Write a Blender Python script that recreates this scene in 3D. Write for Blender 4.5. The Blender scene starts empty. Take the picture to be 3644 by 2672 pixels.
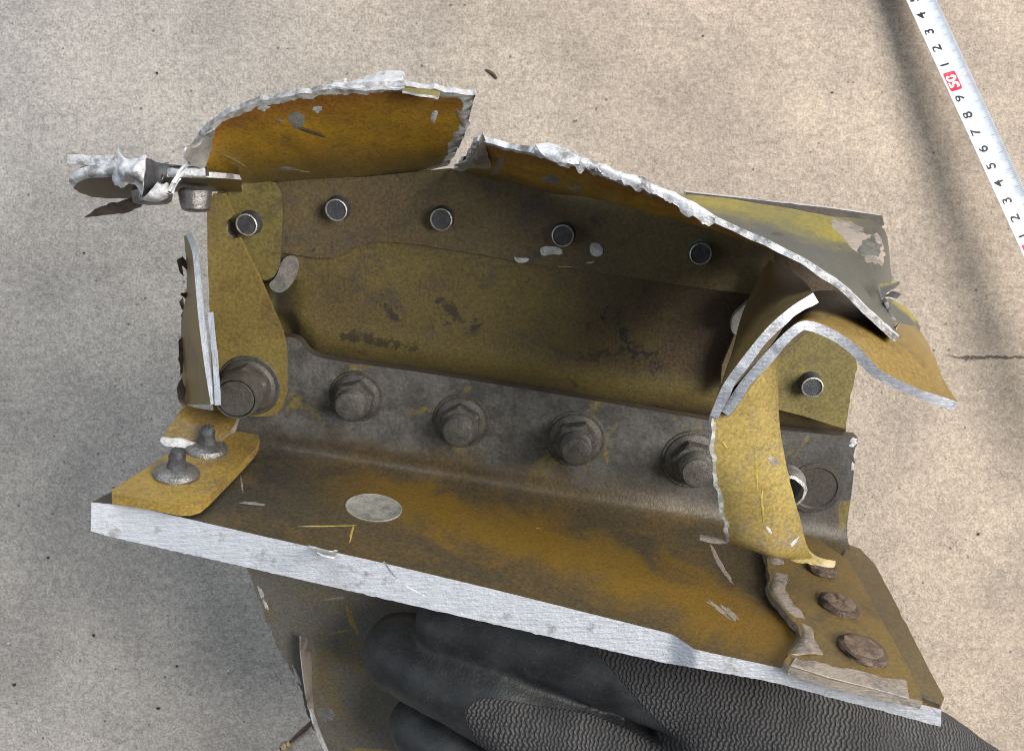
import bpy, bmesh, math, random
import numpy as np
from mathutils import Vector, noise
from mathutils.geometry import tessellate_polygon
random.seed(7)
scene = bpy.context.scene
COL = scene.collection
# ------------------------------------------------------------------ camera, world, lights, exposure
H = 46.6            # camera height above the concrete, in centimetres
FPX, CX, CY = 3000.0, 1822.0, 1336.0
cam_d = bpy.data.cameras.new('camera'); cam = bpy.data.objects.new('camera', cam_d); COL.objects.link(cam)
cam.location = (0, 0, H * .01)
cam_d.sensor_fit = 'HORIZONTAL'; cam_d.sensor_width = 36.0; cam_d.lens = 36.0 * FPX / 3644.0
cam_d.clip_start = 0.01; cam_d.clip_end = 50
scene.camera = cam
world = bpy.data.worlds.new('World'); scene.world = world; world.use_nodes = True
bg = world.node_tree.nodes['Background']
bg.inputs[0].default_value = (0.86, 0.93, 1.0, 1); bg.inputs[1].default_value = 0.12
def area(name, loc, aim, size, power, col):
    l = bpy.data.lights.new(name, 'AREA'); l.shape = 'DISK'; l.size = size; l.energy = power; l.color = col
    o = bpy.data.objects.new(name, l); COL.objects.link(o); o.location = loc
    o.rotation_euler = (Vector(aim) - Vector(loc)).to_track_quat('-Z', 'Y').to_euler()
    return o
area('door_light', (0.92, 0.10, 1.08), (0, 0, 0.1), 0.90, 29, (1.0, 0.95, 0.885))
area('top_fill_light', (-0.25, 1.15, 0.95), (0, 0, 0.0), 1.0, 12, (0.84, 0.92, 1.0))  # fill lamp added beyond the top edge to lift the shadowed floor
area('left_fill_light', (-1.15, -0.10, 0.85), (0, 0, 0.0), 0.9, 3.0, (0.84, 0.92, 1.0))  # second fill lamp, added on the left to even out the floor
cy = scene.cycles
cy.filter_width = 1.05; cy.max_bounces = 5; cy.diffuse_bounces = 1; cy.glossy_bounces = 2; cy.transmission_bounces = 0; cy.transparent_max_bounces = 2; cy.caustics_reflective = False; cy.caustics_refractive = False
vs = scene.view_settings
vs.view_transform = 'Standard'; vs.look = 'None'; vs.gamma = 1.0; vs.exposure = 0.22; vs.use_curve_mapping = False
# ------------------------------------------------------------------ pixel rays -> points at their own depth (cm)
def ray(px, py): return Vector(((px - CX) / FPX, (CY - py) / FPX, -1.0))
CAMP = Vector((0, 0, H))
def P(px, py, d): return CAMP + ray(px, py) * d
def proj(v):
    d = H - v.z
    return (CX + v.x / d * FPX, CY - v.y / d * FPX)
class Plane:
    def __init__(s, p, n): s.p = p; s.n = n.normalized()
    def at(s, px, py, off=0.0):
        r = ray(px, py)
        t = (s.p + s.n * off - CAMP).dot(s.n) / r.dot(s.n)
        return CAMP + r * t
WEB = Plane(Vector((0, 0, H - 29)), Vector((-.04, -.33, 1)))
_a, _b = WEB.at(860, 1575, .45), WEB.at(2760, 1900, .45)
_m = WEB.n.cross((_b - _a)); _m = _m if _m.y > 0 else -_m
FLG = Plane(_a, _m)          # upper face of the lower flange
W = WEB.at; F = FLG.at
def nz(x, y=0.0, z=0.0): return noise.noise(Vector((x, y, z)))
def lerp_tab(tab, x):
    if x <= tab[0][0]: return tab[0][1]
    for (x0, y0), (x1, y1) in zip(tab, tab[1:]):
        if x <= x1: return y0 + (y1 - y0) * (x - x0) / (x1 - x0)
    return tab[-1][1]
# ------------------------------------------------------------------ node materials
class NT:
    def __init__(s, name):
        s.m = bpy.data.materials.new(name); s.m.use_nodes = True; s.t = s.m.node_tree
        s.b = s.t.nodes['Principled BSDF']
        tc = s.t.nodes.new('ShaderNodeTexCoord'); mp = s.t.nodes.new('ShaderNodeMapping')
        mp.inputs['Scale'].default_value = (100, 100, 100)
        s.t.links.new(tc.outputs['Object'], mp.inputs[0]); s.co = mp.outputs[0]; s.uv = tc.outputs['UV']
    def _in(s, sock, v):
        if v is None: return
        if hasattr(v, 'links') or hasattr(v, 'is_output'): s.t.links.new(v, sock)
        else:
            if isinstance(v, (tuple, list)) and len(v) == 3 and sock.type == 'RGBA': v = (*v, 1)
            sock.default_value = v
    def noise(s, scale, detail=4, rough=.55, co=None, dist=0.0):
        n = s.t.nodes.new('ShaderNodeTexNoise'); s.t.links.new(co or s.co, n.inputs['Vector'])
        n.inputs['Scale'].default_value = scale; n.inputs['Detail'].default_value = detail
        n.inputs['Roughness'].default_value = rough; n.inputs['Distortion'].default_value = dist
        return n.outputs[0]
    def voro(s, scale, co=None, out='Distance', rnd=1.0):
        n = s.t.nodes.new('ShaderNodeTexVoronoi'); s.t.links.new(co or s.co, n.inputs['Vector'])
        n.inputs['Scale'].default_value = scale; n.inputs['Randomness'].default_value = rnd
        return n.outputs[out]
    def ramp(s, fac, a, b, lo=0.0, hi=1.0):
        n = s.t.nodes.new('ShaderNodeMapRange'); s.t.links.new(fac, n.inputs[0]); n.interpolation_type = 'SMOOTHSTEP'
        n.inputs[1].default_value = a; n.inputs[2].default_value = b; n.inputs[3].default_value = lo; n.inputs[4].default_value = hi
        return n.outputs[0]
    def mix(s, f, a, b, mode='MIX'):
        n = s.t.nodes.new('ShaderNodeMix'); n.data_type = 'RGBA'; n.blend_type = mode
        s._in(n.inputs[0], f); s._in(n.inputs[6], a); s._in(n.inputs[7], b); return n.outputs[2]
    def math(s, op, a, b=None, c=None):
        n = s.t.nodes.new('ShaderNodeMath'); n.operation = op
        s._in(n.inputs[0], a); s._in(n.inputs[1], b); s._in(n.inputs[2], c); return n.outputs[0]
    def stretch(s, sc, rot=(0, 0, 0), src=None):
        n = s.t.nodes.new('ShaderNodeMapping'); n.inputs['Scale'].default_value = sc; n.inputs['Rotation'].default_value = rot
        s.t.links.new(src or s.co, n.inputs[0]); return n.outputs[0]
    def attr(s, name):
        n = s.t.nodes.new('ShaderNodeAttribute'); n.attribute_name = name; return n.outputs['Fac']
    def sep(s, v):
        n = s.t.nodes.new('ShaderNodeSeparateXYZ'); s.t.links.new(v, n.inputs[0]); return n.outputs
    def bump(s, h, strength=.4, dist=.0004, bevel=0.0):
        n = s.t.nodes.new('ShaderNodeBump'); n.inputs['Strength'].default_value = strength
        n.inputs['Distance'].default_value = dist; s.t.links.new(h, n.inputs['Height'])
        if bevel:
            bv = s.t.nodes.new('ShaderNodeBevel'); bv.samples = 4; bv.inputs[0].default_value = bevel
            s.t.links.new(bv.outputs[0], n.inputs['Normal'])
        s.t.links.new(n.outputs[0], s.b.inputs['Normal'])
    def set(s, **k):
        for key, v in k.items(): s._in(s.b.inputs[key.replace('_', ' ')], v)
        return s.m

def seg_mask(n, a, b, r):
    # 1 near the segment a-b (cm), falling to 0 at distance r
    ab = b - a; L = ab.length
    def vm(op, x, y):
        k = n.t.nodes.new('ShaderNodeVectorMath'); k.operation = op
        for i, v in enumerate((x, y)):
            if isinstance(v, Vector): k.inputs[i].default_value = v
            else: n.t.links.new(v, k.inputs[i])
        return k
    rel = vm('SUBTRACT', n.co, a).outputs[0]
    t = n.math('MULTIPLY', vm('DOT_PRODUCT', rel, ab / L).outputs['Value'], 1.0)
    t = n.math('MINIMUM', n.math('MAXIMUM', t, 0.0), L)
    sc = n.t.nodes.new('ShaderNodeVectorMath'); sc.operation = 'SCALE'; sc.inputs[0].default_value = ab / L; n.t.links.new(t, sc.inputs[3])
    d = vm('DISTANCE', rel, sc.outputs[0]).outputs['Value']
    return n.ramp(d, 0.0, r, 1, 0)
def primer(name, a, b, c, stain=.5, grit=.5, rough=.42, dust=0.0, dustcol=(.20, .195, .19), scale=.35, chip=True, grime=(), vgrad=(), ugrad=(), lip=None):
    """aged chromate coating on sheet metal: gold, olive and brown mottle, dark stains, grit, chips to bare metal near tears"""
    n = NT(name)
    c1 = n.mix(n.ramp(n.noise(scale, 5, .6), .36, .66), a, b)
    c2 = n.mix(n.ramp(n.noise(scale * 2.3, 6, .65, dist=.6), .48, .72), c1, c)
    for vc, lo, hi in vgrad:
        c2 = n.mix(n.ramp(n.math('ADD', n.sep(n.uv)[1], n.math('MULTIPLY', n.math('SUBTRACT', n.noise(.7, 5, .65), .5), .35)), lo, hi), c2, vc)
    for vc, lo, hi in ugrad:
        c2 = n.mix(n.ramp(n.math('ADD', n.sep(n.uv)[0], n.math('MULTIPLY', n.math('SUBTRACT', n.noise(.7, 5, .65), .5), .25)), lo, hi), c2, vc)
    if lip: c2 = n.mix(n.math('MULTIPLY', n.attr('lip'), n.ramp(n.noise(.8, 5, .7), .3, .6, .45, 1)), c2, lip)
    fine = n.noise(10, 4, .75)
    c2 = n.mix(1.0, c2, n.mix(n.ramp(fine, .25, .8), (.64, .64, .64), (1.38, 1.36, 1.30)), 'MULTIPLY')
    st = n.math('MULTIPLY', n.ramp(n.noise(.9, 9, .72, dist=.5), .60, .68), stain)
    c3 = n.mix(st, c2, (.028, .027, .027))
    sp = n.math('MULTIPLY', n.ramp(n.noise(13, 2, .6), .66, .74), grit)
    c3 = n.mix(sp, c3, (.03, .025, .02))
    pale = n.math('MULTIPLY', n.ramp(n.noise(16, 2, .6, co=n.stretch((1, .6, 1))), .71, .78), grit * .5)
    c3 = n.mix(pale, c3, (.42, .38, .30))
    if dust: c3 = n.mix(n.math('MULTIPLY', n.ramp(n.noise(.45, 7, .7), .35, .62), dust), c3, dustcol)
    # scratches
    sc = n.math('MULTIPLY', n.ramp(n.noise(1.2, 2, .5, co=n.stretch((.35, 7, 4), (0, 0, .5))), .76, .79), n.ramp(n.noise(.6, 2), .5, .6))
    c3 = n.mix(n.math('MULTIPLY', sc, .7), c3, (.45, .38, .18))
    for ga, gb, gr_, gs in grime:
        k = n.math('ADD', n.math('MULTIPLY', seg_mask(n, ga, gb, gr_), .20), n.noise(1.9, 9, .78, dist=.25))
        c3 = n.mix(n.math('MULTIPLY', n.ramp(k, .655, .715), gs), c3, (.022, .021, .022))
    rg = n.ramp(fine, .2, .8, rough - .08, rough + .16)
    met = 0.0
    if chip:
        k = n.math('GREATER_THAN', n.math('SUBTRACT', n.attr('chip'), n.noise(2.6, 6, .7, dist=.4)), 0.06)
        c3 = n.mix(k, c3, n.mix(n.ramp(n.noise(5, 4), .4, .6), (.62, .63, .65), (.34, .33, .28)))
        rg = n.math('ADD', rg, n.math('MULTIPLY', k, .1))
    n.bump(n.math('ADD', fine, n.math('MULTIPLY', n.noise(1.2, 4), .5)), .13, .0005)
    return n.set(Base_Color=c3, Roughness=rg, Metallic=met)

def cut_metal(name, base, dirt=.25, rough=.45, dirn=(.4, 9, 2), rot=(0, 0, .5), met=.35, thr=.62):
    n = NT(name)
    line = n.noise(3.0, 5, .7, co=n.stretch(dirn, rot))
    pat = n.noise(1.4, 6, .7)
    c = n.mix(n.ramp(line, .3, .7), tuple(v * .80 for v in base), tuple(min(1, v * 1.08) for v in base))
    c = n.mix(n.math('MULTIPLY', n.ramp(pat, thr - .08, thr + .08), dirt), c, (.14, .12, .11))
    c = n.mix(n.math('MULTIPLY', n.ramp(n.noise(10, 3, .7), .66, .72), dirt), c, (.06, .055, .055))
    n.bump(n.math('ADD', line, n.math('MULTIPLY', n.noise(9, 3), .8)), .5, .0006)
    return n.set(Base_Color=c, Roughness=n.ramp(pat, .2, .8, rough - .1, rough + .15), Metallic=met)

def steel(name, base, rough=.4, met=.8, dust=.3, dustcol=(.19, .18, .17)):
    n = NT(name)
    f = n.noise(3, 6, .7); g = n.noise(14, 3, .7)
    c = n.mix(n.ramp(f, .35, .65), base, tuple(v * .55 for v in base))
    c = n.mix(n.math('MULTIPLY', n.ramp(n.noise(1.6, 6, .7), .42, .62), dust), c, dustcol)
    c = n.mix(n.math('MULTIPLY', n.ramp(g, .58, .72), .55), c, (.03, .028, .026))
    n.bump(n.math('ADD', f, g), .45, .0007)
    return n.set(Base_Color=c, Roughness=n.ramp(g, .2, .8, rough - .08, rough + .2), Metallic=met)

M = {}
M['gold'] = primer('gold_primer', (.44, .245, .022), (.34, .20, .026), (.23, .135, .03), stain=.25, grit=.45, rough=.30, vgrad=[((.19, .135, .045), .45, .05), ((.27, .115, .022), .66, .97)])
M['olive'] = primer('olive_primer', (.16, .132, .045), (.195, .162, .052), (.105, .086, .038), stain=.4, grit=.75, rough=.45)
M['olive2'] = primer('brown_olive_primer', (.205, .155, .048), (.175, .128, .040), (.14, .098, .038), stain=.15, grit=.7, rough=.42)
M['brown'] = primer('brown_primer', (.118, .086, .043), (.14, .108, .05), (.085, .07, .05), stain=.6, grit=.6, rough=.46)
M['panel'] = primer('panel_primer', (.118, .088, .040), (.158, .122, .040), (.085, .07, .055), stain=.8, grit=.7, rough=.40, scale=.3, lip=(.15, .118, .042), ugrad=[((.062, .042, .024), .50, .80)],  # ugrad: shade of the right cavity put into the colour as darker brown
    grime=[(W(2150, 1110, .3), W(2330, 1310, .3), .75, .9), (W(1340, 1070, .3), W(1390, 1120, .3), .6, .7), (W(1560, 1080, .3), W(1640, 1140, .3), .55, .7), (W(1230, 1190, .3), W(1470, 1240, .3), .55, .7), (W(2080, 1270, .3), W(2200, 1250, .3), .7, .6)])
M['yellow'] = primer('yellow_primer', (.36, .275, .09), (.30, .225, .072), (.25, .195, .11), stain=.18, grit=.5, rough=.38)
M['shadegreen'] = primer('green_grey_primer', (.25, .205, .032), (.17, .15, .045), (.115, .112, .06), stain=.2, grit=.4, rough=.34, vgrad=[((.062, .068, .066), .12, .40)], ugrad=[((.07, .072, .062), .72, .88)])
M['dark'] = primer('dark_primer', (.05, .045, .04), (.075, .06, .045), (.035, .033, .033), stain=.5, grit=.6, rough=.5)
M['greydust'] = primer('grey_dust_primer', (.135, .125, .115), (.17, .16, .15), (.12, .105, .06), stain=.45, grit=.8, rough=.62, dust=.35)
M['lowerweb'] = primer('lower_web_primer', (.15, .142, .13), (.175, .16, .138), (.20, .16, .08), stain=.2, grit=.7, rough=.42, scale=.22)
M['strap'] = primer('strap_primer', (.165, .113, .034), (.135, .092, .036), (.09, .066, .038), stain=.3, grit=.5, rough=.42)
M['tabgold'] = primer('tab_gold_primer', (.32, .215, .05), (.26, .175, .045), (.20, .135, .05), stain=.2, grit=.5, rough=.38)
M['cut'] = cut_metal('sawn_aluminium', (.60, .625, .685), dirt=.55, dirn=(.6, 5, 2), rot=(0, 0, -.75))
M['cutgrey'] = cut_metal('sawn_grey_aluminium', (.24, .265, .31), dirt=.2, dirn=(5, .5, 2), rot=(0, 0, .12))
M['ochre'] = primer('ochre_primer', (.22, .145, .035), (.18, .12, .038), (.125, .088, .04), stain=.25, grit=.5, rough=.4)
M['torn'] = cut_metal('torn_aluminium', (.70, .71, .74), dirt=.8, dirn=(2.5, 3.5, 3), thr=.56, rough=.5)
M['dulltorn'] = cut_metal('dull_torn_aluminium', (.46, .455, .47), dirt=.8, dirn=(2.5, 3.5, 3), thr=.54, rough=.5)
M['drypaint'] = cut_metal('worn_dull_metal', (.36, .31, .265), dirt=.75, dirn=(.5, 6, 3), rot=(0, 0, -.25), met=.2, thr=.55)
M['darkrim'] = cut_metal('grimy_edge', (.10, .085, .07), dirt=.7, met=.2)
M['steel'] = steel('fastener_steel', (.30, .29, .285), .33, .75, .25)
M['nut'] = steel('dusty_nut', (.115, .105, .092), .45, .4, .45, (.125, .12, .112))
M['pin'] = steel('pin_face', (.075, .078, .088), .5, .3, .1)
M['pinrim'] = steel('pin_rim', (.62, .61, .58), .4, .6, .1)
M['rivet'] = steel('brown_rivet', (.13, .095, .075), .4, .4, .3, (.16, .11, .07))
M['rivettop'] = steel('worn_rivet_top', (.25, .185, .145), .45, .3, .4, (.14, .10, .07))
M['sealant'] = steel('grey_sealant', (.24, .235, .22), .6, .0, .5, (.28, .27, .24))
M['darkseal'] = steel('dark_grey_sealant', (.115, .112, .10), .5, .0, .35, (.18, .17, .14))
M['flake'] = steel('white_flake', (.72, .73, .75), .55, .1, .05)
M['grime'] = steel('black_grime', (.022, .022, .024), .6, .0, .35, (.06, .055, .05))
M['scratch'] = steel('bright_scratch', (.55, .42, .06), .5, .1, .3, (.5, .42, .25))
M['plug'] = steel('grey_plug', (.30, .29, .255), .65, .1, .5, (.36, .34, .29))

def cap_mat():
    """spar cap: dusty grey bolted leg running into a gold and brown flange (uv: u along the length, v across the profile)"""
    n = NT('spar_cap_coating')
    u, v, _ = n.sep(n.uv)
    w1 = n.noise(.45, 6, .65, dist=.8); fine = n.noise(8, 3, .7)
    gold = n.mix(n.ramp(w1, .40, .66), (.085, .060, .026), (.15, .095, .024))
    gold = n.mix(n.math('MULTIPLY', n.ramp(n.noise(.9, 7, .7, co=n.stretch((.45, 1.2, 1), (0, 0, .3))), .50, .70), .75), gold, (.085, .066, .042))
    # golden swath along the flange, brown elsewhere: coating colour plus painted light and shadow
    line = n.math('ADD', n.math('MULTIPLY', u, .42), .56)
    sw = n.ramp(n.math('ABSOLUTE', n.math('ADD', n.math('SUBTRACT', v, line), n.math('MULTIPLY', n.math('SUBTRACT', w1, .5), .35))), .03, .16, 1, 0)
    sw = n.math('MULTIPLY', sw, n.ramp(u, .25, .42))
    gold = n.mix(n.math('MULTIPLY', sw, .9), n.mix(.6, gold, (.055, .045, .032)), n.mix(n.ramp(fine, .3, .7), (.20, .112, .012), (.145, .086, .015)))
    umask = n.ramp(n.math('ADD', u, n.math('MULTIPLY', w1, .25)), .22, .50)
    gold = n.mix(umask, n.mix(n.ramp(w1, .45, .62), (.042, .039, .034), (.07, .056, .034)), gold)
    grey = n.mix(n.ramp(n.noise(.8, 7, .72), .38, .62), (.058, .056, .053), (.125, .122, .118))
    grey = n.mix(n.math('MULTIPLY', n.ramp(u, .45, .85), .55), grey, (.045, .044, .043))
    grey = n.mix(n.ramp(n.noise(.55, 6, .7, dist=.5), .55, .66), grey, (.17, .135, .045))
    k = n.ramp(n.math('ADD', v, n.math('MULTIPLY', n.math('SUBTRACT', n.noise(.5, 5, .7), .5), .35)), .30, .47)
    c = n.mix(k, grey, gold)
    c = n.mix(1.0, c, n.mix(n.ramp(fine, .25, .8), (.7, .7, .7), (1.32, 1.3, 1.25)), 'MULTIPLY')
    c = n.mix(n.math('MULTIPLY', n.ramp(n.noise(13, 2, .6), .64, .74), .7), c, (.025, .022, .02))
    sc = n.math('MULTIPLY', n.ramp(n.noise(1.2, 2, .5, co=n.stretch((.3, 7, 4), (0, 0, .9))), .74, .78), n.ramp(n.noise(.5, 2), .5, .6))
    c = n.mix(n.math('MULTIPLY', sc, .75), c, (.40, .33, .17))
    n.bump(n.math('ADD', fine, n.math('MULTIPLY', n.noise(1.2, 4), 1.5)), .3, .0006)
    return n.set(Base_Color=c, Roughness=n.math('SUBTRACT', .64, n.math('MULTIPLY', k, .22)))
M['cap'] = cap_mat()

def concrete():
    n = NT('concrete_floor')
    big = n.noise(.022, 3, .5); mid = n.noise(.35, 6, .65)
    x, y, z = n.sep(n.co)
    side = n.ramp(n.math('ADD', n.math('ADD', x, n.math('MULTIPLY', y, .45)), n.math('MULTIPLY', n.noise(.06, 3), 14)), -18, 26)
    c = n.mix(side, (.43, .41, .388), (.435, .37, .305))  # cool left, warm right: tint of the lighting put into the concrete colour
    c = n.mix(1.0, c, n.mix(n.ramp(n.noise(.11, 6, .62), .32, .68), (.82, .82, .83), (1.12, 1.11, 1.10)), 'MULTIPLY')
    c = n.mix(1.0, c, n.mix(n.ramp(mid, .3, .7), (.93, .93, .93), (1.06, 1.06, 1.05)), 'MULTIPLY')
    gr = n.math('ADD', n.math('MULTIPLY', n.noise(2.6, 8, .8), .5), n.math('MULTIPLY', n.noise(7.5, 4, .8), .5))
    c = n.mix(1.0, c, n.mix(n.ramp(gr, .36, .66), (.57, .56, .55), (1.33, 1.32, 1.31)), 'MULTIPLY')
    c = n.mix(n.math('MULTIPLY', n.ramp(n.math('ADD', n.noise(6.0, 5, .75), n.math('MULTIPLY', n.math('SUBTRACT', n.noise(.8, 4), .5), .35)), .58, .68), .7), c, (.12, .105, .09))
    v = n.voro(2.1); keep = n.ramp(n.voro(2.1, out='Color'), .80, .84)
    c = n.mix(n.math('MULTIPLY', n.math('MULTIPLY', n.ramp(n.math('ADD', v, n.math('MULTIPLY', gr, .25)), .24, .33, 1, 0), keep), .75), c, (.075, .07, .065))
    v2 = n.voro(1.0); keep2 = n.ramp(n.voro(1.0, out='Color'), .9, .93)
    c = n.mix(n.math('MULTIPLY', n.math('MULTIPLY', n.ramp(v2, .10, .16, 1, 0), keep2), .6), c, (.62, .60, .56))
    c = n.mix(n.math('MULTIPLY', n.ramp(n.noise(.16, 7, .7), .57, .68), .22), c, (.17, .155, .14))
    # hairline crack running to the right
    wob = n.math('MULTIPLY', n.math('SUBTRACT', n.noise(.9, 6, .7), .5), 1.1)
    dy = n.math('ABSOLUTE', n.math('ADD', n.math('SUBTRACT', y, 1.0), wob))
    on = n.ramp(x, 23.5, 25)
    ck = n.math('MULTIPLY', n.ramp(dy, .02, .10, 1, 0), on)
    c = n.mix(n.math('MULTIPLY', ck, .8), c, (.07, .055, .045))
    h = n.math('SUBTRACT', n.math('ADD', gr, n.math('MULTIPLY', n.noise(1.5, 5), .6)), n.math('MULTIPLY', ck, 1.5))
    n.bump(h, .8, .0016)
    return n.set(Base_Color=c, Roughness=.86)
M['concrete'] = concrete()

def glove():
    n = NT('glove_rubber_and_knit')
    k = n.ramp(n.attr('knit'), .46, .54)
    x, y, z = n.sep(n.uv)
    jit = n.math('MULTIPLY', n.math('SUBTRACT', n.noise(.5, 3), .5), .7)
    y2 = n.math('ADD', y, n.math('MULTIPLY', n.math('SUBTRACT', n.noise(.9, 2), .5), .3))
    wav = n.math('MULTIPLY', n.math('SINE', n.math('MULTIPLY', y2, 2 * math.pi / .31)), .024)
    s = n.math('SINE', n.math('MULTIPLY', n.math('ADD', n.math('ADD', x, wav), jit), 2 * math.pi / .145))
    rib = n.ramp(s, -.8, .4)
    purl = n.ramp(n.math('SINE', n.math('ADD', n.math('MULTIPLY', y2, 2 * math.pi / .15), n.math('MULTIPLY', x, 2 * math.pi / .215))), -1, .3, .62, 1)
    rib = n.math('MULTIPLY', rib, purl)
    fz = n.noise(12, 3, .7)
    kn = n.mix(rib, (.018, .018, .02), n.mix(n.ramp(n.noise(.8, 5), .35, .65), (.055, .055, .06), (.095, .094, .096)))
    kn = n.mix(n.math('MULTIPLY', n.ramp(fz, .5, .75), .4), kn, (.10, .10, .10))
    rb = n.mix(n.ramp(n.noise(.7, 6, .7), .35, .7), (.014, .016, .018), (.042, .046, .05))
    rb = n.mix(n.math('MULTIPLY', n.ramp(fz, .60, .72), .5), rb, (.11, .11, .108))
    c = n.mix(k, rb, kn)
    hr = n.math('ADD', n.math('MULTIPLY', fz, .35), n.math('MULTIPLY', n.noise(3.2, 3), .3))
    hr = n.math('ADD', hr, n.math('MULTIPLY', s, n.ramp(n.noise(.35, 2), .45, .65, 0, .03)))
    hk = n.math('ADD', n.math('MULTIPLY', rib, 1.6), n.math('MULTIPLY', fz, .3))
    hh = n.t.nodes.new('ShaderNodeMix'); hh.data_type = 'FLOAT'
    n.t.links.new(k, hh.inputs[0]); n.t.links.new(hr, hh.inputs[2]); n.t.links.new(hk, hh.inputs[3])
    n.bump(hh.outputs[0], .7, .0007)
    return n.set(Base_Color=c, Roughness=n.ramp(k, 0, 1, .50, .92))
M['glove'] = glove()

def plain(name, col, rough=.5, met=0.0, var=.12, sc=2.0):
    n = NT(name)
    c = n.mix(n.ramp(n.noise(sc, 5, .7), .3, .7), tuple(v * (1 - var) for v in col), tuple(min(1, v * (1 + var)) for v in col))
    n.bump(n.noise(8, 3), .15, .0003)
    return n.set(Base_Color=c, Roughness=rough, Metallic=met)
M['tape'] = plain('tape_white', (.60, .635, .70), .30)
M['ink'] = plain('tape_ink', (.012, .012, .016), .5)
M['red'] = plain('tape_red', (.62, .02, .05), .4)
M['inkwhite'] = plain('tape_white_ink', (.85, .80, .82), .4)
M['tick'] = plain('tape_tick', (.25, .28, .33), .5)
M['twig'] = plain('dark_twig', (.07, .045, .03), .8, var=.4, sc=6)
M['straw'] = plain('pale_splinter', (.45, .33, .19), .7, var=.4, sc=6)

# ------------------------------------------------------------------ mesh helpers (cm in, metres out)
def link(name, verts, faces, mats, midx=None, parent=None, smooth=True, uvs=None, chip=None, sharp=35):
    me = bpy.data.meshes.new(name)
    me.from_pydata([tuple(v * .01 for v in p) for p in verts], [], faces)
    for m in mats: me.materials.append(M[m])
    if midx: me.polygons.foreach_set('material_index', midx)
    me.polygons.foreach_set('use_smooth', [smooth] * len(me.polygons))
    if chip is not None:
        a = me.attributes.new('chip', 'FLOAT', 'POINT'); a.data.foreach_set('value', chip)
    if uvs is not None:
        ul = me.uv_layers.new(name='UVMap')
        for lp in me.loops: ul.data[lp.index].uv = uvs[lp.vertex_index]
    bm = bmesh.new(); bm.from_mesh(me); bmesh.ops.recalc_face_normals(bm, faces=bm.faces); bm.to_mesh(me); bm.free()
    me.update()
    if smooth: me.set_sharp_from_angle(angle=math.radians(sharp))
    o = bpy.data.objects.new(name, me); COL.objects.link(o)
    if parent is not None:
        o.parent = parent; o.matrix_parent_inverse = parent.matrix_world.inverted()
    return o
def cr(p0, p1, p2, p3, t):
    return .5 * ((2 * p1) + (p2 - p0) * t + (2 * p0 - 5 * p1 + 4 * p2 - p3) * t * t + (3 * p1 - p0 - 3 * p2 + p3) * t ** 3)
def spline(pts, n):
    m = len(pts) - 1; out = []
    for i in range(n + 1):
        s = i / n * m; k = min(int(s), m - 1); t = s - k
        p1, p2 = pts[k], pts[k + 1]
        p0 = pts[k - 1] if k else p1 * 2 - p2
        p3 = pts[k + 2] if k + 2 <= m else p2 * 2 - p1
        out.append(cr(p0, p1, p2, p3, t))
    return out
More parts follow.
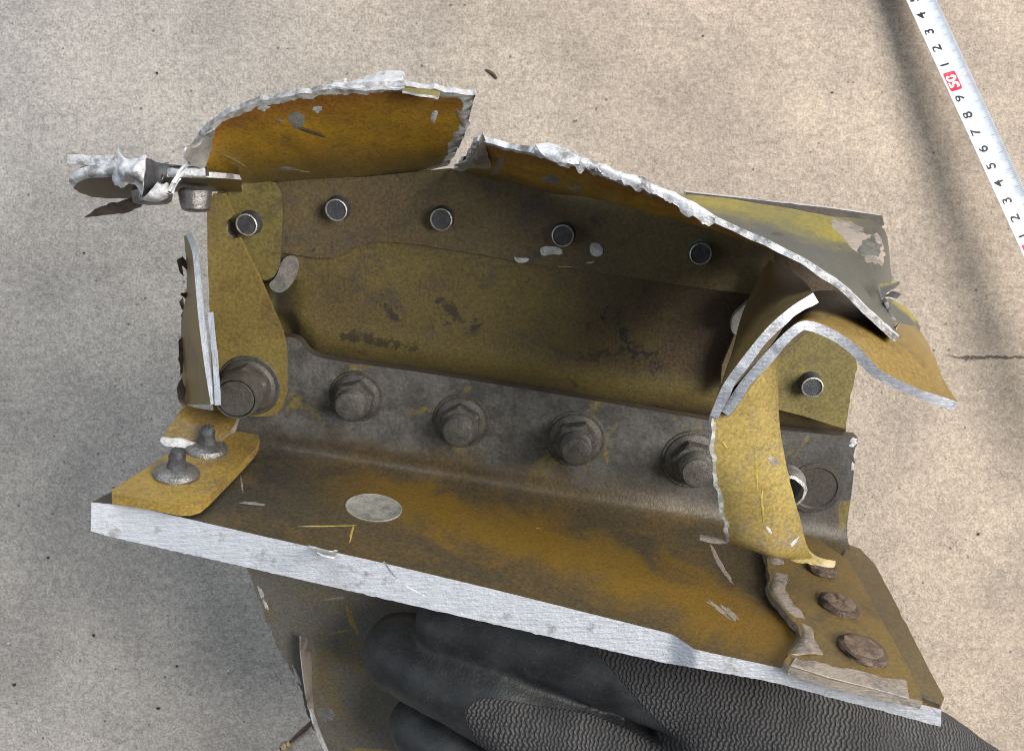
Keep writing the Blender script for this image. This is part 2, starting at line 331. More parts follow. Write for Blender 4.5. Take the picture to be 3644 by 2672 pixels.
def sheet(name, ctrl, thick, mats, parent, nu=60, nv=14, jag=None, chipd=None, flip=False, seed=0.0, jfreq=3.0, uvs=True, wobble=0.0, rimmats=None, wf=.8, tn=.18, smooth=True):
    """ctrl: columns along u, each a list of points along v (tuples are px, py, depth). A curved sheet with real thickness.
    jag / chipd: amplitude in cm per boundary 'u0','u1','v0','v1' for torn outlines / for bare chipped metal next to it."""
    jag = jag or {}; chipd = chipd or {}
    C = [[p if isinstance(p, Vector) else P(*p) for p in col] for col in ctrl]
    nvc = len(C[0])
    rows = [spline([c[j] for c in C], nu) for j in range(nvc)]
    G = [spline([rows[j][i] for j in range(nvc)], nv) for i in range(nu + 1)]      # G[i][j]
    def torn(edge, amp):
        if edge in ('v0', 'v1'):
            for i in range(nu + 1):
                j, k = (0, 1) if edge == 'v0' else (nv, nv - 1)
                d = (G[i][j] - G[i][k]).normalized(); q = G[i][j]
                G[i][j] = q + d * amp * (nz(q.x * jfreq + seed, q.y * jfreq, q.z * jfreq) + .35 * nz(q.x * jfreq * 2.6, q.y * jfreq * 2.6, seed + 4))
        else:
            for j in range(nv + 1):
                i, k = (0, 1) if edge == 'u0' else (nu, nu - 1)
                d = (G[i][j] - G[k][j]).normalized(); q = G[i][j]
                G[i][j] = q + d * amp * (nz(q.x * jfreq + seed, q.y * jfreq, q.z * jfreq) + .35 * nz(q.x * jfreq * 2.6, q.y * jfreq * 2.6, seed + 4))
    for e, a in jag.items(): torn(e, a)
    N = []
    for i in range(nu + 1):
        r = []
        for j in range(nv + 1):
            du = G[min(i + 1, nu)][j] - G[max(i - 1, 0)][j]; dv = G[i][min(j + 1, nv)] - G[i][max(j - 1, 0)]
            c = du.cross(dv); r.append(c.normalized() if c.length > 1e-9 else Vector((0, 0, 1)))
        N.append(r)
    mid = N[nu // 2][nv // 2]
    sgn = 1 if mid.dot(CAMP - G[nu // 2][nv // 2]) > 0 else -1
    if flip: sgn = -sgn
    V = []; UV = []; CH = []
    edist = {}
    for i in range(nu + 1):
        for j in range(nv + 1):
            q = G[i][j]
            if wobble: q = q + N[i][j] * wobble * (nz(q.x * wf + seed, q.y * wf, q.z * wf) + .5 * nz(q.x * wf * 2.3, q.y * wf * 2.3, seed))
            V.append(q); UV.append((i / nu, j / nv))
            ch = 0.0
            for e, w in chipd.items():
                b = {'v0': G[i][0], 'v1': G[i][nv], 'u0': G[0][j], 'u1': G[nu][j]}[e]
                ch = max(ch, 1 - (q - b).length / w)
            CH.append(max(0.0, ch))
    n0 = len(V)
    for i in range(nu + 1):
        for j in range(nv + 1):
            q = V[i * (nv + 1) + j]; V.append(q - N[i][j] * sgn * thick * (1 + tn * (nz(q.x * 1.6 + seed, q.y * 1.6, q.z * 1.6) + .2 * nz(q.x * 4, q.y * 4, seed)))); UV.append((i / nu, j / nv)); CH.append(CH[i * (nv + 1) + j])
    I = lambda i, j, b=0: b * n0 + i * (nv + 1) + j
    Fc = []; MI = []
    for i in range(nu):
        for j in range(nv):
            Fc.append((I(i, j), I(i + 1, j), I(i + 1, j + 1), I(i, j + 1))); MI.append(0)
            Fc.append((I(i, j, 1), I(i, j + 1, 1), I(i + 1, j + 1, 1), I(i + 1, j, 1))); MI.append(2 if len(mats) > 2 else 0)
    rm = rimmats or {}
    for i in range(nu):
        Fc.append((I(i, 0), I(i, 0, 1), I(i + 1, 0, 1), I(i + 1, 0))); MI.append(rm.get('v0', 1))
        Fc.append((I(i, nv), I(i + 1, nv), I(i + 1, nv, 1), I(i, nv, 1))); MI.append(rm.get('v1', 1))
    for j in range(nv):
        Fc.append((I(0, j), I(0, j + 1), I(0, j + 1, 1), I(0, j, 1))); MI.append(rm.get('u0', 1))
        Fc.append((I(nu, j), I(nu, j, 1), I(nu, j + 1, 1), I(nu, j + 1))); MI.append(rm.get('u1', 1))
    return link(name, V, Fc, mats, MI, parent, uvs=UV, chip=CH, smooth=smooth)
def densify(pts, step, closed=True):
    out = []
    n = len(pts)
    for i in range(n if closed else n - 1):
        a, b = pts[i], pts[(i + 1) % n]; k = max(1, int((b - a).length / step))
        for q in range(k): out.append(a.lerp(b, q / k))
    if not closed: out.append(pts[-1])
    return out
def roundpoly(pts, it=2):
    for _ in range(it):
        o = []
        for i in range(len(pts)):
            a, b = pts[i], pts[(i + 1) % len(pts)]
            o += [a.lerp(b, .25), a.lerp(b, .75)]
        pts = o
    return pts
def plate(name, outline, plane, off, thick, mats, parent, holes=(), jag=0.0, rnd=0, seed=0.0, step=.12, jsel=None, rim=1):
    """flat plate cut to an outline (pixels on a plane), torn where jagged, with real thickness and holes"""
    n = plane.n
    pts = [plane.at(x, y, off) for x, y in outline]
    if rnd: pts = roundpoly(pts, rnd)
    pts = densify(pts, step)
    if jag:
        c = sum(pts, Vector()) / len(pts); o = []
        for p in pts:
            px, py = proj(p)
            a = jag * (jsel(px, py) if jsel else 1.0)
            d = (p - c).normalized()
            o.append(p + d * a * (nz(p.x * 3 + seed, p.y * 3) + .6 * nz(p.x * 9, p.y * 9, seed)))
        pts = o
    loops = [pts] + [list(h) for h in holes]
    tris = tessellate_polygon(loops)
    flat = [p for l in loops for p in l]
    V = flat + [p - n * thick for p in flat]; N0 = len(flat)
    Fc = [tuple(t) for t in tris] + [tuple(N0 + i for i in reversed(t)) for t in tris]; MI = [0] * len(Fc)
    b = 0
    for l in loops:
        L = len(l)
        for i in range(L):
            j = (i + 1) % L; Fc.append((b + i, b + j, N0 + b + j, N0 + b + i)); MI.append(rim)
        b += L
    return link(name, V, Fc, mats, MI, parent, sharp=25)
def frame(n):
    n = n.normalized(); t = Vector((1, 0, 0)) if abs(n.x) < .8 else Vector((0, 1, 0))
    u = (t - n * t.dot(n)).normalized(); return u, n.cross(u), n
def lathe(name, base, axis, prof, mats, parent, segs=28, hexes=(), midx=None, rot=0.0, rough=0.0, seed=0.0):
    """profile of (radius, height) turned about an axis; rings listed in hexes are hexagonal"""
    u, v, n = frame(axis); V = []; Fc = []; MI = []
    for k, (r, h) in enumerate(prof):
        for s in range(segs):
            a = 2 * math.pi * s / segs + rot; rr = r
            if k in hexes:
                b = (a - rot) % (math.pi / 3) - math.pi / 6; rr = r * math.cos(math.pi / 6) / math.cos(b)
            hh = h
            if rough:
                rr *= 1 + rough * nz(math.cos(a) * 2 + seed, math.sin(a) * 2, k); hh += rough * .5 * nz(math.cos(a) * 2, math.sin(a) * 2 + seed, k + 9.0)
            V.append(base + u * math.cos(a) * rr + v * math.sin(a) * rr + n * hh)
    for k in range(len(prof) - 1):
        for s in range(segs):
            t = (s + 1) % segs
            Fc.append((k * segs + s, k * segs + t, (k + 1) * segs + t, (k + 1) * segs + s)); MI.append(midx[k] if midx else 0)
    K = len(prof) - 1
    Fc.append(tuple(K * segs + s for s in range(segs))); MI.append(midx[K] if midx else 0)
    Fc.append(tuple(s for s in reversed(range(segs)))); MI.append(0)
    return link(name, V, Fc, mats, MI, parent, sharp=30)
def tube(name, pts, radii, mats, parent, segs=10, rough=0.0):
    V = []; Fc = []
    for k, p in enumerate(pts):
        d = (pts[min(k + 1, len(pts) - 1)] - pts[max(k - 1, 0)])
        u, v, n = frame(d)
        for s in range(segs):
            a = 2 * math.pi * s / segs; r = radii[k] * (1 + rough * nz(k * .7, s * .9, 3.0))
            V.append(p + u * math.cos(a) * r + v * math.sin(a) * r)
    for k in range(len(pts) - 1):
        for s in range(segs):
            t = (s + 1) % segs; Fc.append((k * segs + s, k * segs + t, (k + 1) * segs + t, (k + 1) * segs + s))
    Fc.append(tuple(reversed(range(segs)))); Fc.append(tuple((len(pts) - 1) * segs + s for s in range(segs)))
    return link(name, V, Fc, mats, None, parent)
def empty(name, loc, label, cat, group=None):
    o = bpy.data.objects.new(name, None); COL.objects.link(o); o.location = tuple(c * .01 for c in loc); o.empty_display_size = .02
    o['label'] = label; o['category'] = cat
    if group: o['group'] = group
    bpy.context.view_layer.update()
    return o

# ------------------------------------------------------------------ setting: concrete floor
fl = link('floor', [Vector((-150, -150, 0)), Vector((150, -150, 0)), Vector((150, 150, 0)), Vector((-150, 150, 0))], [(0, 1, 2, 3)], ['concrete'], None, None, smooth=False)
fl['kind'] = 'structure'

# ------------------------------------------------------------------ the torn spar fragment
root = empty('spar_fragment', W(1800, 1700), 'torn gold and olive aluminium spar fragment with hex nuts, held over the concrete', 'metal fragment')
TOP = [(331, 1787), (485, 1803), (938, 1908), (1374, 2005), (1779, 2102), (2102, 2183), (2393, 2256), (2474, 2310), (2830, 2388), (3347, 2523)]
BOT = [(331, 1890), (388, 1908), (881, 2018), (1455, 2150), (1989, 2272), (2345, 2353), (2749, 2425), (3347, 2584)]

# web panel with a pressed, rounded lower border
def web_panel():
    x0, x1, y0, y1 = 780, 3010, 640, 1620; nx, ny = 190, 96
    brd = [(780, 1060), (960, 1090), (1035, 1150), (1065, 1215), (1125, 1268), (1250, 1295), (1500, 1325), (2000, 1405), (2540, 1495), (3055, 1555)]
    V = []; UV = []; Fc = []; LIP = []
    for i in range(nx + 1):
        for j in range(ny + 1):
            x = x0 + (x1 - x0) * i / nx; yt = lerp_tab([(780, 660), (1600, 640), (2000, 690), (2500, 760), (2760, 800), (3010, 880)], x); y = yt + (y1 - yt) * j / ny
            dx = (lerp_tab(brd, x) - y)
            dx = min(dx, (x - 985) * .95 if y > 1000 else 999)
            t = max(0.0, min(1.0, (dx + 8) / 125)); t = 1 - (1 - t) ** 2.2
            h = -.45 + .77 * t + .04 * nz(x * .004, y * .006)
            V.append(W(x, y, h)); UV.append((i / nx, j / ny))
            lp_ = max(0.0, 1 - abs(dx - 75) / 95); LIP.append(lp_ * lp_ * (3 - 2 * lp_))
    for i in range(nx):
        for j in range(ny):
            a = i * (ny + 1) + j; Fc.append((a, a + 1, a + ny + 2, a + ny + 1))
    n0 = len(V); V2 = [v - WEB.n * .16 for v in V]
    Fb = [tuple(n0 + q for q in reversed(f)) for f in Fc]
    MI = [0] * (2 * len(Fc)); rim = []
    for i in range(nx):
        for j in (0, ny):
            a = i * (ny + 1) + j; b = a + ny + 1; rim.append((a, b, n0 + b, n0 + a))
    for j in range(ny):
        for i in (0, nx):
            a = i * (ny + 1) + j; b = a + 1; rim.append((a, b, n0 + b, n0 + a))
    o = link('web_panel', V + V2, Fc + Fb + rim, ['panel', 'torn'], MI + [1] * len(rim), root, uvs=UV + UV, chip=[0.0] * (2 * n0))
    at_ = o.data.attributes.new('lip', 'FLOAT', 'POINT'); at_.data.foreach_set('value', LIP + LIP)
    return o
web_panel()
# doubler strip carrying the pins, with its wavy lower border
plate('doubler_strip', [(770, 655), (980, 640), (1300, 630), (1600, 600), (1760, 625), (1980, 660), (2300, 710), (2600, 760), (2760, 800), (2745, 1058), (2400, 1012), (2150, 972), (1900, 942), (1700, 905), (1500, 872), (1400, 862), (1320, 862), (1270, 880), (1225, 905), (1180, 918), (1120, 918), (1010, 900), (900, 905), (800, 900)],
      WEB, .46, .14, ['brown', 'darkrim'], root)

# lower spar cap: bolted leg, fillet, flange and sawn near face in one extrusion
def soft(tab, x): return sum(lerp_tab(tab, x + o) for o in (-60, -40, -20, 0, 20, 40, 60)) / 7 if 420 < x < 3280 and not 2330 < x < 2540 else lerp_tab(tab, x)
def spar_cap():
    st = [((770, 1230), (790, 1545), 325), ((1030, 1200), (1010, 1580), 690), ((1140, 1272), (1210, 1612), 1000), ((1500, 1326), (1560, 1668), 1480),
          ((2000, 1406), (2060, 1762), 2000), ((2500, 1492), (2530, 1852), 2440), ((2760, 1528), (2760, 1898), 2790), ((3052, 1556), (3015, 1945), 3350)]
    cols = []
    for (lx, ly), (bx, by), nx_ in st:
        near = F(nx_, lerp_tab(TOP, nx_)); leg0 = W(lx, ly, .45); leg1 = W(bx, by - 45, .45)
        f0 = F(bx + (nx_ - bx) * .12, by + (lerp_tab(TOP, nx_) - by) * .12)
        fm = f0.lerp(near, .5)
        cols.append([leg0, leg0.lerp(leg1, .5), leg1, f0, fm, near])
    nu, nv = 200, 60
    rows = [spline([c[j] for c in cols], nu) for j in range(6)]
    G = [spline([rows[j][i] for j in range(6)], nv) for i in range(nu + 1)]
    # exact sawn line along the flange's near edge
    for i in range(nu + 1):
        px, py = proj(G[i][nv]); q = F(px, soft(TOP, px) + .7 * nz(px * .05, 1.0))
        d = q - G[i][nv]
        for j in range(nv + 1):
            w = max(0, (j / nv - .6) / .4); G[i][j] = G[i][j] + d * w * w
    V = []; UV = []
    for i in range(nu + 1):
        top = G[i][nv]; px, py = proj(top)
        ed = H - top.z
        yb = soft(BOT, px)
        bot = P(px - 2, yb + 4 * nz(px * .06, 5.0), ed + .12)
        col = list(G[i])
        face = [top.lerp(bot, .5), bot]
        under = [G[i][24] - FLG.n * 1.0 - WEB.n * .45, G[i][0] - WEB.n * .45]
        prof = col + face + under
        K = len(prof)
        V += prof; UV += [(i / nu, min(1.0, k / nv)) for k in range(K)]
    Fc = []; MI = []
    for i in range(nu):
        for k in range(K):
            k2 = (k + 1) % K
            Fc.append((i * K + k, (i + 1) * K + k, (i + 1) * K + k2, i * K + k2))
            MI.append(1 if nv <= k < nv + 2 else (2 if k >= nv + 2 else 0))
    Fc.append(tuple(range(K))); MI.append(2); Fc.append(tuple(nu * K + k for k in range(K))); MI.append(2)
    o = link('spar_cap', V, Fc, ['cap', 'cut', 'darkrim'], MI, root, uvs=UV)
    return o
spar_cap()
# lower part of the web, below the flange, torn along its left side
plate('lower_web', [(860, 1980), (905, 2090), (940, 2190), (985, 2300), (1035, 2380), (1075, 2460), (1100, 2560), (1140, 2640), (1175, 2680), (1260, 2830), (2700, 2830), (2700, 2150), (1800, 1950)], WEB, .0, .16,
      ['lowerweb', 'torn'], root, jag=.10, jsel=lambda x, y: 1.0 if x < 1300 else 0.0, seed=3.3)
sheet('torn_sliver', [[W(1070, 2262, .55), W(1092, 2270, .2)], [W(1072, 2330, .7), W(1108, 2340, .15)], [W(1085, 2440, .6), W(1110, 2445, .15)], [W(1098, 2525, .3), W(1118, 2528, .1)]], .05, ['drypaint', 'torn'], root, 20, 3, jag={'v0': .03})
sheet('torn_sliver', [[W(1104, 2520, .3), W(1112, 2515, .1)], [W(1118, 2580, .5), W(1136, 2590, .15)], [W(1146, 2655, .3), W(1160, 2650, .1)], [W(1168, 2690, .1), W(1180, 2690, .05)]], .05, ['flake', 'torn'], root, 20, 3, jag={'v0': .04})

# upper flange, splayed outwards on the left, folded over on the right
sheet('upper_flange', [
    [(722, 622, 25.0), (700, 595, 24.0), (672, 562, 23.2)], [(860, 648, 26.4), (795, 560, 24.3), (755, 448, 22.6)], [(985, 655, 26.9), (925, 525, 24.0), (895, 372, 22.0)],
    [(1170, 650, 27.0), (1160, 500, 23.8), (1150, 325, 21.5)], [(1440, 625, 26.9), (1440, 480, 23.8), (1450, 312, 21.4)], [(1590, 592, 26.6), (1655, 480, 23.9), (1690, 338, 21.8)]],
    .15, ['gold', 'dulltorn', 'dark'], root, 220, 26, jag={'v1': .09, 'u1': .14}, chipd={'v1': .55, 'u1': .6}, seed=1.7, wobble=.035)
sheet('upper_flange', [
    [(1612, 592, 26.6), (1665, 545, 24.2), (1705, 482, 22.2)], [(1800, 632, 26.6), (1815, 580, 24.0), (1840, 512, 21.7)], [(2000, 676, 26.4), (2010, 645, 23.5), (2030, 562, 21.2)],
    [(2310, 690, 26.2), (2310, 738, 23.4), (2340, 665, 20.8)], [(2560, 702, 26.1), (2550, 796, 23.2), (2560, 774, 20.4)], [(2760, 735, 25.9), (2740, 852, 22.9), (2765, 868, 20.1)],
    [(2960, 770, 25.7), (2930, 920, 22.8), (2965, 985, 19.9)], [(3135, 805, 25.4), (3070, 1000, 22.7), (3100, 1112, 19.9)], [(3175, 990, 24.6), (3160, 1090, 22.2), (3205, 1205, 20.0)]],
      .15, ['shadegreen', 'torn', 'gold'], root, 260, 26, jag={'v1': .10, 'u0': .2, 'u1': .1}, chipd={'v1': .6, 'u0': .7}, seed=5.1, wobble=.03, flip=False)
sheet('torn_edge', [[(x, y - 10, d), (x + 4, y + 6, d - .10), (x + 2, y + w, d - .02)] for x, y, d, w in [(1900, 528, 21.50, 14), (1960, 545, 21.35, 26), (2040, 564, 21.15, 34), (2130, 588, 21.05, 26), (2220, 622, 20.92, 32), (2310, 652, 20.82, 44), (2400, 695, 20.70, 40), (2480, 735, 20.56, 52), (2540, 770, 20.42, 22)]],
      .06, ['torn', 'torn'], root, 90, 8, jag={'v1': .22, 'v0': .10}, seed=12.3, wobble=.07, wf=1.6, jfreq=4)
# thin wedge of outer skin behind the folded flange
plate('outer_skin', [(2440, 684), (2700, 712), (2960, 742), (3140, 768), (3146, 800), (3128, 812), (2960, 785), (2700, 735), (2440, 700)], Plane(P(2800, 740, 26.6), WEB.n), 0, .5, ['dark', 'torn'], root, jag=.03)
# torn silver flap standing on the left flange's edge
sheet('torn_flap', [[(1178, 305, 21.4), (1185, 296, 21.6), (1178, 287, 21.8)], [(1280, 312, 21.3), (1290, 290, 21.7), (1270, 285, 22.2)], [(1350, 310, 21.3), (1350, 280, 21.8), (1345, 252, 22.4)], [(1436, 310, 21.3), (1440, 275, 21.7), (1438, 258, 22.2)]],
      .05, ['torn', 'flake'], root, 60, 14, jag={'v1': .2, 'u1': .15}, seed=8.0, wobble=.06, wf=2, jfreq=4)
sheet('torn_flap', [[(1432, 322, 21.2), (1438, 300, 21.6)], [(1500, 336, 21.1), (1500, 308, 21.6)], [(1556, 345, 21.2), (1560, 315, 21.6)]], .06, ['olive', 'torn'], root, 20, 5, jag={'v0': .08, 'u1': .1}, seed=2.0)
# bright curl where the flange split
sheet('torn_flap', [[(1690, 545, 23.2), (1668, 570, 24), (1615, 590, 25.6)], [(1702, 520, 22.3), (1700, 560, 23.1), (1680, 600, 24.6)], [(1718, 478, 21.7), (1732, 540, 22.6), (1745, 600, 24.0)]], .06, ['drypaint', 'torn'], root, 14, 10, jag={'u1': .12, 'u0': .06}, seed=6.0)
sheet('torn_flap', [[(1905, 520, 21.2), (1925, 545, 21.0), (1960, 570, 20.9)], [(1960, 515, 21.2), (1985, 548, 20.8), (2010, 580, 20.7)], [(2040, 540, 21.0), (2055, 560, 20.7), (2060, 585, 20.6)]], .06, ['torn', 'flake'], root, 16, 8, jag={'v1': .12, 'u1': .12}, seed=9.0, wobble=.1)
# right end of the flange: sealant blotch, curled barbs, leaf of torn skin
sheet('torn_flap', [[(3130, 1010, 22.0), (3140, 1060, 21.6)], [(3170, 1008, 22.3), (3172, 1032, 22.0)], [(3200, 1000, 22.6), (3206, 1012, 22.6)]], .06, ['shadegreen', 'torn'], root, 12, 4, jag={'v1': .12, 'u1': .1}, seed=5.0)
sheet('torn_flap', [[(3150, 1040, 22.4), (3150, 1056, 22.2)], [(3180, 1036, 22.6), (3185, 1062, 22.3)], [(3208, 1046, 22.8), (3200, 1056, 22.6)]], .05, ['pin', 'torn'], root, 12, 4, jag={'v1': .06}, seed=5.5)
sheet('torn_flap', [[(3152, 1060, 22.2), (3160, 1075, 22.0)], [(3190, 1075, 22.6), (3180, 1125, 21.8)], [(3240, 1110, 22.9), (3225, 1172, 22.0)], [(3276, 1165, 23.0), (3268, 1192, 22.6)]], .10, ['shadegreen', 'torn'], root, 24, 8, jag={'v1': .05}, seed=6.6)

# right-hand bracket: two plies sawn through, curling right, and the yellow strip that runs down to the flange
sheet('bracket_ply', [
    [(2526, 1478, 20.6), (2545, 1440, 23.0), (2580, 1400, 25.6)], [(2572, 1372, 20.1), (2585, 1310, 22.8), (2605, 1260, 25.6)], [(2640, 1276, 19.7), (2640, 1190, 22.6), (2640, 1120, 25.8)],
    [(2728, 1168, 19.4), (2700, 1090, 22.5), (2690, 1010, 25.8)], [(2805, 1100, 19.3), (2770, 1020, 22.5), (2745, 935, 25.8)], [(2893, 1042, 19.5), (2870, 1010, 22.5), (2850, 990, 25.8)]],
    .24, ['strap', 'cut', 'dark'], root, 70, 16, jag={'v0': .03}, flip=False, seed=1.0)
sheet('bracket_ply', [
    [(2566, 1462, 20.5), (2610, 1450, 22.5), (2650, 1440, 24.5)], [(2640, 1352, 20.0), (2675, 1330, 22.4), (2710, 1300, 24.6)], [(2718, 1262, 19.6), (2750, 1220, 22.2), (2780, 1180, 24.6)], [(2797, 1180, 19.3), (2815, 1135, 22.0), (2830, 1090, 24.4)],
    [(2862, 1142, 19.2), (2880, 1085, 21.8), (2890, 1040, 24.2)], [(2950, 1165, 19.2), (2990, 1090, 21.6), (3000, 1040, 24.0)], [(3045, 1225, 19.2), (3120, 1130, 21.4), (3150, 1090, 23.6)], [(3130, 1312, 19.2), (3225, 1200, 21.0), (3262, 1165, 22.6)],
    [(3260, 1380, 19.2), (3310, 1300, 20.4), (3325, 1270, 21.2)], [(3345, 1408, 19.2), (3352, 1375, 19.8), (3358, 1352, 20.2)], [(3412, 1432, 19.2), (3406, 1424, 19.3), (3398, 1414, 19.5)]],
    .24, ['ochre', 'cut', 'ochre'], root, 110, 16, jag={'v0': .025, 'v1': .1}, seed=2.0)
sheet('bracket_strip', [
    [(2534, 1486, 20.7), (2600, 1405, 20.5), (2690, 1310, 20.3), (2768, 1245, 20.6)],
    [(2528, 1600, 21.2), (2600, 1570, 21.1), (2700, 1530, 21.1), (2774, 1500, 21.4)],
    [(2546, 1740, 22.0), (2620, 1730, 21.8), (2720, 1715, 21.8), (2806, 1690, 22.1)],
    [(2572, 1850, 22.7), (2650, 1850, 22.5), (2750, 1850, 22.5), (2845, 1840, 22.8)],
    [(2584, 1920, 23.3), (2660, 1945, 23.1), (2760, 1970, 23.1), (2868, 1930, 23.4)],
    [(2600, 1928, 24.2), (2690, 1962, 24.0), (2800, 1992, 24.0), (2890, 1985, 24.0)]],
    .13, ['yellow', 'torn', 'dark'], root, 60, 22, jag={'v0': .07, 'v1': .02}, chipd={'v0': .25}, seed=3.0, rimmats={'v1': 0})
sheet('bracket_strip', [[(2795, 1992, 23.9), (2862, 1925, 23.8)], [(2850, 2002, 24.0), (2885, 1962, 24.0)], [(2905, 2012, 24.1), (2920, 1985, 24.1)], [(2975, 2022, 24.2), (2975, 1995, 24.3)]], .10, ['yellow', 'torn'], root, 16, 6, jag={'v0': .08, 'u1': .12}, seed=4.0)
sheet('bracket_strip', [[(2490, 1900, 23.6), (2492, 1912, 23.4)], [(2530, 1908, 23.6), (2535, 1924, 23.4)], [(2590, 1912, 23.6), (2590, 1932, 23.5)]], .08, ['drypaint', 'drypaint'], root, 12, 3, jag={'v0': .05}, seed=5.0)
# right end of the web with its own pin, standing clear of the cap
plate('web_end_plate', [(2660, 1230), (2740, 1130), (2900, 1120), (3052, 1235), (3050, 1300), (3035, 1380), (3022, 1440), (3008, 1526), (2960, 1512), (2860, 1480), (2740, 1450), (2660, 1430)], WEB, .75, .16, ['olive', 'darkrim'], root, jag=.05, jsel=lambda x, y: 1.0 if x > 2990 else .1)
# dim inner bracket and washer behind the plies
plate('inner_bracket', [(2742, 925), (2862, 1050), (2880, 1180), (2700, 1330), (2560, 1420), (2570, 1300), (2660, 1080)], WEB, .95, .15, ['brown', 'brown'], root)
plate('inner_tab', [(2690, 1050), (2725, 1062), (2712, 1105), (2655, 1180), (2612, 1195), (2600, 1165), (2610, 1120), (2650, 1085)], WEB, 1.2, .22, ['sealant', 'sealant'], root, rnd=2)
# strap riveted over the flange's right end, torn along its left side
plate('strap', [(2745, 1895), (2830, 1890), (2905, 1915), (3010, 1985), (3060, 2060), (3130, 2190), (3240, 2390), (3285, 2495), (3150, 2462), (2960, 2420), (2810, 2372), (2790, 2350), (2852, 2270), (2842, 2222), (2800, 2185), (2762, 2140), (2735, 2090), (2745, 2050), (2728, 1990)], FLG, .30, .24,
      ['strap', 'drypaint'], root, jag=.10, jsel=lambda x, y: 1.0 if x < 2870 else .15, seed=4.4)
sheet('torn_edge', [[F(x - 14, y + 4, .03), F(x + 8, y, .30), F(x + w, y - 4, .335)] for x, y, w in [(2735, 1930, 50), (2730, 1990, 60), (2745, 2050, 60), (2737, 2095, 55), (2765, 2142, 50), (2802, 2186, 52), (2842, 2224, 42), (2850, 2272, 50), (2815, 2330, 110)]],
      .05, ['drypaint', 'drypaint'], root, 60, 9, jag={'v1': .12, 'v0': .06}, seed=7.1, wobble=.09)
sheet('torn_edge', [[F(2815, 2365, .33), F(2830, 2340, .34)], [F(2960, 2410, .33), F(2980, 2372, .34)], [F(3110, 2448, .33), F(3120, 2405, .34)], [F(3235, 2482, .33), F(3225, 2420, .34)]], .03, ['drypaint', 'torn'], root, 40, 6, jag={'v1': .12}, seed=8.1)
# ragged border strip of the flange beyond the strap
plate('flange_border', [(3015, 1935), (3060, 1950), (3115, 2010), (3180, 2130), (3270, 2310), (3358, 2478), (3345, 2505), (3270, 2480), (3120, 2180), (3000, 1985)], FLG, .12, .3, ['brown', 'darkrim'], root, jag=.07, seed=9.2)

# left end: corner bracket with a notch, backing plate, sealant and sawn two-ply fin
notch = []
plate('corner_bracket', [(737, 720), (760, 690), (800, 688), (812, 725), (832, 765), (822, 775), (803, 790), (797, 815), (805, 840), (828, 850), (852, 846), (872, 890), (920, 985), (1004, 1180), (1018, 1250), (1018, 1400), (1005, 1445), (985, 1472), (950, 1482), (760, 1480), (752, 1300), (745, 1060), (738, 900)],
      WEB, 1.15, .17, ['olive2', 'olive2'], root, jag=.012)
plate('backing_plate', [(808, 640), (940, 640), (985, 652), (1003, 690), (1006, 760), (1000, 900), (994, 950), (975, 985), (945, 998), (905, 985), (850, 850), (815, 760)], WEB, .62, .15, ['olive', 'darkrim'], root, rnd=0)
plate('sealant_bead', [(1002, 925), (1035, 905), (1062, 935), (1050, 990), (1020, 1035), (985, 1045), (950, 1015), (985, 985)], WEB, .52, .2, ['sealant', 'sealant'], root, rnd=2)
plate('bushing_remnant', [(800, 790), (812, 800), (810, 830), (832, 845), (826, 852), (803, 845), (794, 815)], WEB, .90, .3, ['sealant', 'darkrim'], root, rnd=1)
sheet('sawn_fin', [[(662, 836, 24.8), (658, 838, 25.2), (655, 842, 25.6)], [(684, 900, 24.6), (672, 930, 25.6), (664, 960, 26.4)], [(694, 1000, 24.5), (676, 1020, 25.8), (664, 1040, 26.6)], [(706, 1130, 24.4), (670, 1140, 26.0), (645, 1150, 27.2)], [(726, 1290, 24.4), (680, 1300, 26.4), (645, 1310, 27.8)], [(750, 1440, 24.4), (700, 1440, 26.4), (652, 1440, 28.0)]],
      .17, ['ochre', 'cutgrey', 'dark'], root, 60, 12, jag={'v1': .3, 'v0': .02}, seed=3.0, flip=False, rimmats={'v1': 2})
sheet('sawn_fin', [[(738, 1112, 24.5), (738, 1112, 26.4)], [(748, 1200, 24.4), (748, 1200, 26.6)], [(757, 1300, 24.4), (757, 1300, 26.8)], [(764, 1442, 24.4), (764, 1442, 27.0)]], .16, ['olive', 'cutgrey', 'dark'], root, 40, 6, jag={'v0': .02}, seed=4.0, flip=True)
for k, (pts, am) in enumerate([([(648, 1150), (640, 1080), (652, 1060), (660, 1130)], .1), ([(628, 925), (650, 918), (672, 945), (662, 960), (648, 945), (654, 985), (640, 968)], .04), ([(648, 1350), (626, 1380), (632, 1420), (650, 1450), (664, 1440), (655, 1380)], .08), ([(664, 985), (680, 990), (682, 1080), (672, 1110), (660, 1060)], .08), ([(636, 1220), (650, 1200), (652, 1330), (642, 1330)], .08)]):
    plate('torn_shred', pts, Plane(P(650, 1200, 27.2 if k != 1 else 26.5), Vector((.5, -.2, 1))), 0, .05, ['rivet', 'drypaint'], root, jag=am * 1.6, seed=k * 2.0)
# stub of sheet with a bright broken end under the tab
sheet('broken_stub', [[(577, 1558, 27.6), (630, 1480, 27.9), (662, 1440, 28.4)], [(650, 1575, 27.7), (700, 1510, 28.0), (720, 1455, 28.5)], [(780, 1570, 27.9), (830, 1520, 28.1), (850, 1470, 28.6)]], .30, ['ochre', 'drypaint', 'dark'], root, 20, 14, jag={'u0': .05})
plate('bright_break', [(575, 1556), (660, 1566), (692, 1578), (668, 1596), (640, 1592), (585, 1586), (568, 1568)], Plane(P(620, 1575, 27.4), Vector((0, -.2, 1))), 0, .12, ['flake', 'torn'], root, jag=.05)
